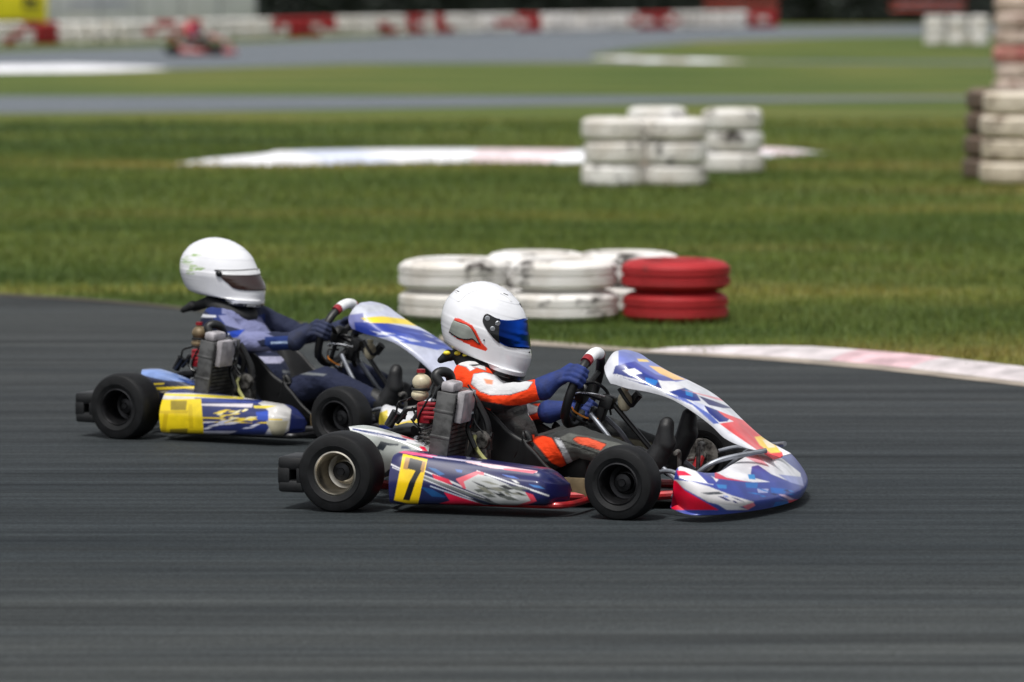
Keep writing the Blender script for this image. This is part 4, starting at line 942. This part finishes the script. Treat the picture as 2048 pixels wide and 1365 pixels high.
make_glove(p2, hn, rimtan(e2, an), hn - Vector(d2['wrist'][0]), 'glove_dark', (hn - Wc), d2['wrist'][0]); make_glove(p2, hf, rimtan(e2, af), hf - Vector(d2['wrist'][1]), 'glove_dark', (hf - Wc), d2['wrist'][1])

# far red kart with its driver
K3 = Frame(-4, 345, 101, 0, -.66, .14)
_o = K1.P; _f3 = K3.P; K3.P = K1.P
kart3, Wc, e2, ax = make_kart(K3, LIV3, .16, 'cream_plastic', 'red_metal')
tag(kart3, 'small red racing kart far off on the distant track by the barrier', 'kart', 'racing karts')
d3 = dict(d1); d3['base'] = (74, 44, 44); d3['paint'] = []; d3['voxel'] = .012
p3 = make_driver(K3, kart3, d3)
tag(p3, 'person in dark red suit and red helmet, driving the distant red kart', 'person', 'kart drivers')
_h = helm1.copy(); COL.objects.link(_h); _h.parent = p3; _h.data = _h.data.copy()
setcol_far = _h.data.color_attributes['Col']; _a = np.tile(np.r_[lin((190, 60, 60)), 1.0].astype(np.float32), len(_h.data.vertices)); setcol_far.data.foreach_set('color', _a)
for ch in [c for c in helm1.children if c.name.startswith('visor')][:1]:
    c = ch.copy(); COL.objects.link(c); c.parent = _h
make_glove(p3, rimpt(Wc, e2, math.radians(145)), rimtan(e2, math.radians(145)), ax, 'boot_black', Vector((0, -1, 0)), d3['wrist'][0]); make_glove(p3, rimpt(Wc, e2, math.radians(-35)), rimtan(e2, math.radians(-35)), ax, 'boot_black', Vector((0, 1, 0)), d3['wrist'][1])
boots(p3, d3)

# ------------------------------------------------------------------ ground, tracks, kerbs
def flat(name, pts, z, mat, pxs=True, sub=None):
    P = [gp(u, v) for u, v in pts] if pxs else pts
    bm = bmesh.new(); vs = [bm.verts.new((x, y, z)) for x, y in P]; f = bm.faces.new(vs)
    if f.normal.z < 0: f.normal_flip()
    bmesh.ops.triangulate(bm, faces=bm.faces[:])
    me = bpy.data.meshes.new(name); bm.to_mesh(me); bm.free(); me.materials.append(MATS[mat])
    o = link(bpy.data.objects.new(name, me)); o['kind'] = 'structure'; return o
def grid_ground():
    n = 60; xs = np.linspace(-900, 900, n); ys = np.r_[np.linspace(-30, 200, 60), np.linspace(215, 1500, 30)]
    G = np.array([[(x, y, 0) for y in ys] for x in xs]); return sheet('ground', G, 'turf', None)
grid_ground()['kind'] = 'structure'
EDGE = [gp(u, v) for u, v in [(-900, 575), (-300, 583), (0, 591), (150, 599), (300, 611), (450, 628), (620, 652), (760, 670), (880, 681), (1060, 690), (1280, 704), (1500, 717), (1750, 738), (2048, 772), (2400, 815), (3000, 900), (4200, 1090)]]
EDGE = [tuple(p[:2]) for p in catmull([(x, y, 0) for x, y in EDGE], 6)]
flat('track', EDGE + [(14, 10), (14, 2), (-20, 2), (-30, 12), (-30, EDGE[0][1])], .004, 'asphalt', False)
def strip(name, line, w, z0, h, mats, seg, z=.0):
    """raised kerb along a line (ground points), sloping up away from the track, in painted blocks"""
    L = resample([(x, y, 0) for x, y in line], max(4, int(sum(math.dist(a, b) for a, b in zip(line, line[1:])) / seg * 4) + 1))
    vs = []; fs = []; mi = []; n = len(L)
    for i, p in enumerate(L):
        t = L[min(i + 1, n - 1)] - L[max(i - 1, 0)]; t /= np.linalg.norm(t); nrm = np.array((-t[1], t[0], 0))
        if nrm[1] < 0: nrm = -nrm
        e = min(1, i / 6, (n - 1 - i) / 6) ** .5 if n > 14 else 1
        for k, (a, b_) in enumerate(((0, z0), (.04, z0 + h * .35), (.5, z0 + h * .8), (.9, z0 + h), (1.0, z0 - .01))): vs.append(p + nrm * a * w * max(e, .15) + np.array((0, 0, b_ * (e if k in (1, 2, 3) else 1) + z)))
    for i in range(n - 1):
        for k in range(4): fs.append((i * 5 + k, (i + 1) * 5 + k, (i + 1) * 5 + k + 1, i * 5 + k + 1)); mi.append((i // 4) % len(mats))
    me = bpy.data.meshes.new(name); me.from_pydata([tuple(v) for v in vs], [], fs)
    for m_ in mats: me.materials.append(MATS[m_])
    me.polygons.foreach_set('material_index', mi)
    bm = bmesh.new(); bm.from_mesh(me); bmesh.ops.recalc_face_normals(bm, faces=bm.faces); bm.to_mesh(me); bm.free(); finish(me, 60)
    o = link(bpy.data.objects.new(name, me)); o['kind'] = 'structure'; return o
NEARK = [gp(u, v) for u, v in [(1270, 705), (1400, 709), (1560, 718), (1750, 733), (2048, 768), (2400, 812), (2900, 888)]]
strip('kerb', NEARK, .24, .0, .05, ['kerb_white', 'kerb_white', 'kerb_red', 'kerb_white'], .55)
flat('kerb_edge', [(880, 684), (1060, 693), (1280, 708), (1500, 721), (1750, 742), (2048, 776), (2400, 820), (2900, 898), (2900, 884), (2400, 806), (2048, 762), (1750, 729), (1560, 714), (1400, 705), (1270, 700), (1060, 683), (880, 675)], .008, 'concrete')
flat('verge', [(-300, 583), (0, 590), (150, 598), (300, 610), (450, 627), (620, 651), (760, 669), (880, 680), (880, 684), (760, 674), (620, 656), (450, 632), (300, 615), (150, 603), (0, 595), (-300, 588)], .009, 'soil')
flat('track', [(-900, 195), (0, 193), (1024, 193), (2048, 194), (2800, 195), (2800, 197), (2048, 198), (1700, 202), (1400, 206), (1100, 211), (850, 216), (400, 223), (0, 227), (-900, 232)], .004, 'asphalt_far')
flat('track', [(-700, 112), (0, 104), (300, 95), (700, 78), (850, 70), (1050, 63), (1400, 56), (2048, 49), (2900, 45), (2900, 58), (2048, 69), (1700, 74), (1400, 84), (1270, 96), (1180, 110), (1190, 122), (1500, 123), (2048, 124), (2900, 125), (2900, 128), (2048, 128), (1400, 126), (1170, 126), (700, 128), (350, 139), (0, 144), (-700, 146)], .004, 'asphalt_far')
strip('kerb', [gp(u, v) for u, v in [(-260, 148), (0, 145), (200, 143), (350, 138)]], 1.3, 0, .12, ['kerb_bright'], 1.5)
strip('kerb', [gp(u, v) for u, v in [(1180, 118), (1300, 124), (1400, 125), (1500, 124.5)]], .5, 0, .06, ['kerb_bright', 'kerb_white'], .8, .006)
strip('kerb', [gp(u, v) for u, v in [(345, 328), (500, 331), (660, 330), (800, 326), (1000, 326), (1250, 328), (1450, 320), (1660, 306)]], 1.1, 0, .105, ['kerb_bright', 'kerb_bright', 'kerb_blue', 'kerb_bright', 'kerb_pale'], .8)

# blades of grass on the verge and the near field
def blades():
    r = RNG; V = []; T = []
    ex = np.array([p[0] for p in EDGE]); ey = np.array([p[1] for p in EDGE]); od = np.argsort(ex); ex, ey = ex[od], ey[od]
    for y0, y1, dens, h, wd in ((18, 26, 1500, .045, .0055), (26, 36, 800, .05, .008), (36, 50, 330, .055, .013), (50, 59, 120, .06, .02)):
        xm = y1 * .155; n = int(2 * xm * (y1 - y0) * dens); x = r.uniform(-xm, xm, n); y = r.uniform(y0, y1, n)
        edge = np.interp(x, ex, ey); k = (y > edge + .03 + .35 * (x > 1.0)) & (np.abs(x) < y * .155)
        x, y = x[k], y[k]; n = len(x)
        cl = .5 + .5 * np.sin(x * 3.1 + np.sin(y * 2.3)) * np.sin(y * 4.7 + np.sin(x * 1.7)); a = r.uniform(0, 6.283, n); hh = h * r.uniform(.5, 1.3, n) * (.7 + .5 * cl); lean = r.uniform(.1, .7, n) * hh; b_ = r.uniform(0, 6.283, n)
        dx, dy = np.cos(a) * wd / 2, np.sin(a) * wd / 2; z = np.zeros(n)
        V.append(np.stack([np.stack([x - dx, y - dy, z], 1), np.stack([x + dx, y + dy, z], 1), np.stack([x + np.cos(b_) * lean, y + np.sin(b_) * lean, hh], 1)], 1).reshape(-1, 3))
        t = r.uniform(.7, 1.35, n); T.append(np.repeat(np.stack([t * r.uniform(.9, 1.15, n), t, t * r.uniform(.75, 1.0, n), np.ones(n)], 1), 3, axis=0))
    V = np.concatenate(V).astype(np.float32); T = np.concatenate(T).astype(np.float32); n = len(V)
    me = bpy.data.meshes.new('grass'); me.vertices.add(n); me.vertices.foreach_set('co', V.ravel()); me.loops.add(n); me.loops.foreach_set('vertex_index', np.arange(n, dtype=np.int32))
    me.polygons.add(n // 3); me.polygons.foreach_set('loop_start', np.arange(0, n, 3, dtype=np.int32)); me.polygons.foreach_set('loop_total', np.full(n // 3, 3, np.int32)); me.update(calc_edges=True)
    at = me.color_attributes.new('tint', 'FLOAT_COLOR', 'POINT'); at.data.foreach_set('color', T.ravel()); me.materials.append(MATS['grass_blade'])
    tag(link(bpy.data.objects.new('grass', me)), 'short green and yellowing grass between the tracks', kind='stuff')
blades()

# ------------------------------------------------------------------ tyre walls: every tyre is a thing of its own
TYM = {}
def tyre_mesh(mat, R=.30, w=.205):
    k = (mat, R, w)
    if k not in TYM:
        h = w / 2
        prof = [(R * .58, -h + .02), (R * .60, -h + .004), (R * .72, -h - .0), (R * .88, -h + .012), (R * .965, -h + .03), (R * .995, -h + .055)]
        for g in (-.45, 0, .45): prof += [(R, g * h * .9 - .010), (R - .014, g * h * .9 - .006), (R - .014, g * h * .9 + .006), (R, g * h * .9 + .010)]
        prof += [(R * .995, h - .055), (R * .965, h - .03), (R * .88, h - .012), (R * .72, h), (R * .60, h - .004), (R * .58, h - .02)]
        m_ = MB().lathe(prof, 'z', n=56); o = m_.build('tyre_tmp', mat, None, 30); TYM[k] = o.data; bpy.data.objects.remove(o); TYM[k].name = 'tyre'
    return TYM[k]
def tyre_at(x, y, k, mat, label, group, R=.30, w=.205, jit=.012):
    o = bpy.data.objects.new('tyre', tyre_mesh(mat, R, w)); COL.objects.link(o)
    o.location = (x + random.uniform(-jit, jit), y + random.uniform(-jit, jit), (k + .5) * w + .002); o.rotation_euler = (random.uniform(-.012, .012), random.uniform(-.012, .012), random.uniform(0, 6.28)); _s = random.uniform(.955, 1.03); o.scale = (_s * random.uniform(.99, 1.01), _s, 1)
    return tag(o, label, 'tyre', group)
def stack(u, v, mats, text, group, R=.30, w=.205, dy=0):
    x, y = gp(u, v); y += R + dy
    pos = ['bottom', 'second', 'third', 'fourth', 'fifth', 'sixth', 'seventh', 'top'] if len(mats) > 3 else {1: ['only'], 2: ['bottom', 'top'], 3: ['bottom', 'middle', 'top']}[len(mats)]
    if len(mats) > 3: pos = pos[:len(mats) - 1] + ['top']
    for k, m_ in enumerate(mats): tyre_at(x, y, k, m_, text % pos[k], group, R, w)
G1 = 'tyres in the low wall behind the nearest kart'
stack(905, 649, ['tyre_white'] * 2, '%s white tyre of the leftmost front stack behind the nearest helmet', G1, w=.168)
stack(1132, 650, ['tyre_white'] * 2, '%s white tyre of the middle front stack, beside the red stack', G1, w=.168)
stack(1358, 652, ['tyre_red', 'tyre_red'], '%s red tyre at the right end of the low near wall', G1, w=.168)
stack(1080, 649, ['tyre_white'] * 2, '%s white tyre of the left stack in the second row of the low wall', G1, dy=.56, w=.168)
stack(1262, 649, ['tyre_white'] * 2, '%s white tyre of the right stack in the second row of the low wall', G1, dy=.56, w=.168)
G2 = 'tyres of the white cluster in the middle of the field'
stack(1232, 377, ['tyre_white'] * 3, '%s tyre of the left front stack in the mid-field white cluster', G2)
stack(1350, 377, ['tyre_white', 'tyre_white', 'tyre_white'], '%s tyre of the middle front stack in the mid-field white cluster', G2)
stack(1468, 350, ['tyre_white'] * 3, '%s tyre of the right rear stack in the mid-field white cluster', G2)
stack(1320, 348, ['tyre_pink', 'tyre_white', 'tyre_white'], '%s tyre of the stack hidden behind the front pair in mid field', G2, dy=.25)
G3 = 'tyres of the tall stacks at the right edge'
stack(2034, 373, ['tyre_beige'] * 4, '%s beige tyre of the tall stack at the right edge', G3, w=.21)
stack(2008, 366, ['tyre_dark'] * 4, '%s dark tyre of the stack tucked behind the beige stack', G3, w=.21, dy=.35)
stack(2040, 262, ['tyre_pink', 'tyre_coral', 'tyre_pink', 'tyre_pink', 'tyre_coral', 'tyre_pink', 'tyre_pink', 'tyre_pink'], '%s pinkish tyre of the highest stack, behind the beige one at right edge', G3)
G4 = 'white tyres by the distant track at upper right'
for i, u in enumerate((1872, 1916, 1960)):
    stack(u, 90, ['tyre_white'] * 4, '%s white tyre of the ' + ('left', 'middle', 'right')[i] + ' stack by the distant track, upper right', G4, w=.20)
# the long red and white barrier: three tyres high, following the far bend
top = [(-70, 94.5), (0, 92), (100, 89), (300, 85), (500, 78), (690, 72), (850, 68), (1000, 65), (1200, 62), (1400, 58), (1560, 55.5)]
bl = resample([(*gp(u, v), 0) for u, v in top], 4000); acc = np.r_[0, np.cumsum(np.linalg.norm(np.diff(bl, axis=0), axis=1))]
SECT = lambda u: 'below the yellow banner' if u < 100 else 'before the left half of the white cabin' if u < 400 else 'before the right half of the white cabin' if u < 690 else 'before the hedge just right of the cabin' if u < 1000 else 'before the middle of the dark hedge' if u < 1300 else 'towards its right end by the guard rails'
d_ = 0; reds = [(55, 100), (330, 352), (585, 625), (800, 850), (1020, 1075), (1290, 1330), (1488, 1570)]
nb = 0
while d_ < acc[-1]:
    p = [np.interp(d_, acc, bl[:, k]) for k in (0, 1)]; u = CU + F * p[0] / p[1]
    red = any(a <= u <= b for a, b in reds)
    for k in range(3):
        near_ = any(a - 46 <= u <= b + 46 for a, b in reds)
        m_ = 'tyre_red' if red and not (k == 1 and nb % 2) or near_ and random.random() < .35 else 'tyre_white'
        tyre_at(p[0], p[1], k, m_, ('red' if m_ == 'tyre_red' else 'white') + ' tyre, ' + ('bottom', 'middle', 'top')[k] + ' row of the far barrier, ' + SECT(u), ('red' if m_ == 'tyre_red' else 'white') + ' tyres of the far barrier', jit=.02)
    d_ += .66; nb += 1

# ------------------------------------------------------------------ beyond the barrier
def place(u, v): x, y = gp(u, v); return x, y
x0, y0 = gp(112, 84); x1, y1 = gp(676, 66)
ln = math.dist((x0, y0), (x1, y1)); rz = math.atan2(y1 - y0, x1 - x0)
y_off = 3.0
cab = empty('cabin', (x0 - math.sin(rz) * y_off, y0 + math.cos(rz) * y_off, 0), rz)
tag(cab, 'long white panelled cabin wall behind the far red and white barrier', 'cabin')
MB().box((ln / 2, 1.3, 1.35), (ln, 2.6, 2.5), bev=.02).build('wall', 'panel_white', cab)
mb = MB()
for k in range(8): mb.box((ln * k / 7, -.012, 1.35), (.05, .03, 2.5), bev=.1)
mb.box((ln / 2, -.02, .13), (ln, .05, .06), bev=.1); mb.build('panel_joint', 'rail_grey', cab)
mb = MB()
for a, b_, z in ((.30, .56, .97), (.34, .52, 1.10)): mb.box((ln * (a + b_) / 2, -.006, z), (ln * (b_ - a), .012, .07), bev=.1)
mb.build('stripe', 'panel_blue', cab); MB().box((ln / 2, 1.3, 2.66), (ln + .3, 2.9, .12), bev=.2).build('roof', 'rail_grey', cab)
x0, y0 = gp(-250, 90); x1, y1 = gp(78, 86)
rz = math.atan2(y1 - y0, x1 - x0); ln = math.dist((x0, y0), (x1, y1))
sg = empty('banner', (x0, y0 + 2.2, 0), rz); tag(sg, 'yellow banner with bold black lettering at the far left behind the barrier', 'banner')
MB().box((ln / 2, 0, 1.0), (ln, .05, 1.35), bev=.1).build('board', 'sign_yellow', sg)
mb = MB(); px0 = ln - .12
def glyph(xr, segs):
    for (a, b_, c_, d__) in segs: mb.box((xr + (a + c_) / 2, -.032, .95 + (b_ + d__) / 2), (c_ - a, .012, d__ - b_), bev=.05)
E_ = [(0, 0, .14, .56), (.14, 0, .62, .12), (.14, .22, .55, .34), (.14, .44, .62, .56)]
glyph(px0 - .74, E_); mb.box((px0 - 1.0, -.032, .56), (1.8, .012, .16), bev=.05)
mb.build('letter', 'sign_black', sg)
for x_ in (ln / 2, ln - .2): MB().box((x_, .06, .35), (.08, .08, .7)).build('post', 'rail_grey', sg)
# rails in front of the hedge
def rail(u0, u1, v, zs, mat, label, name='guard_rail'):
    (xa, ya), (xb, yb) = gp(u0, v), gp(u1, v); L_ = math.dist((xa, ya), (xb, yb)); o = empty(name, (xa, ya, 0), math.atan2(yb - ya, xb - xa)); tag(o, label, 'guard rail')
    mb = MB()
    for z in zs: mb.box((L_ / 2, 0, z), (L_, .05, .065), bev=.3)
    mb.build('rail', mat, o)
    for k in range(4): MB().box((.1 + (L_ - .2) * k / 3, .06, max(zs) / 2), (.07, .07, max(zs)), bev=.1).build('post', 'bark', o)
    return o
rail(1408, 1556, 50, (.70, .98), 'rail_red', 'short orange red guard rail before the dark hedge, top middle right')
rail(1780, 1930, 50, (.62, .92), 'rail_red', 'longer red and grey guard rail before the dark hedge, top right')
rail(1795, 1925, 49, (.78,), 'rail_grey', 'thin grey guard rail just behind the right hand red one')
# hedge and trees that close the view
def hedge(xa, xb, y, h, dep, label, seed, n):
    o = empty('hedge', ((xa + xb) / 2, y, 0)); tag(o, label, 'hedge', 'dark hedges that close the view'); r = np.random.default_rng(seed); W_ = xb - xa
    x = r.uniform(-W_ / 2, W_ / 2, n); z = r.uniform(.02, 1, n) ** .8; z = z * (h + .5 * np.sin(x * .9) + .3 * np.sin(x * 2.3 + 1)); yy = -dep / 2 * (1 + .35 * np.sin(x * 1.3 + z) + .2 * np.sin(x * 3.1 + z * 2)) + r.exponential(.25, n)
    c = np.stack([x, yy, z], 1); u_ = r.normal(size=(n, 3)); u_ /= np.linalg.norm(u_, axis=1)[:, None]; t_ = np.cross(u_, r.normal(size=(n, 3))); t_ /= np.linalg.norm(t_, axis=1)[:, None]; s = r.uniform(.08, .2, (n, 1))
    V = np.stack([c - u_ * s, c + t_ * s * .5, c + u_ * s, c - t_ * s * .5], 1).reshape(-1, 3)
    me = bpy.data.meshes.new('foliage'); me.from_pydata(V.tolist(), [], np.arange(4 * n).reshape(-1, 4).tolist()); me.materials.append(MATS['hedge_leaf']); link(bpy.data.objects.new('foliage', me), o)
    mb = MB()
    for k in range(int(W_ / 1.2)): xx = -W_ / 2 + .6 + k * 1.2; mb.tube([(xx, 0, 0), (xx + r.uniform(-.2, .2), .1, h * .5), (xx + r.uniform(-.4, .4), 0, h * .95)], [.09, .06, .02], 8)
    mb.box((0, .6, h * .42), (W_, .5, h * .84), bev=.3); mb.build('trunk', 'hedge_leaf', o)
hedge(-34, -9, 186, 4.2, 1.6, 'dark hedge behind the yellow banner, at the far left', 1, 16000)
hedge(-9.5, 6, 186, 4.4, 1.6, 'dark hedge above the far barrier, starting beside the white cabin', 2, 16000)
hedge(5.6, 20, 185, 4.0, 1.6, 'dark hedge behind the red guard rails, towards the right', 3, 16000)
hedge(19.6, 44, 184, 4.6, 1.6, 'dark hedge beyond the right edge', 4, 16000)
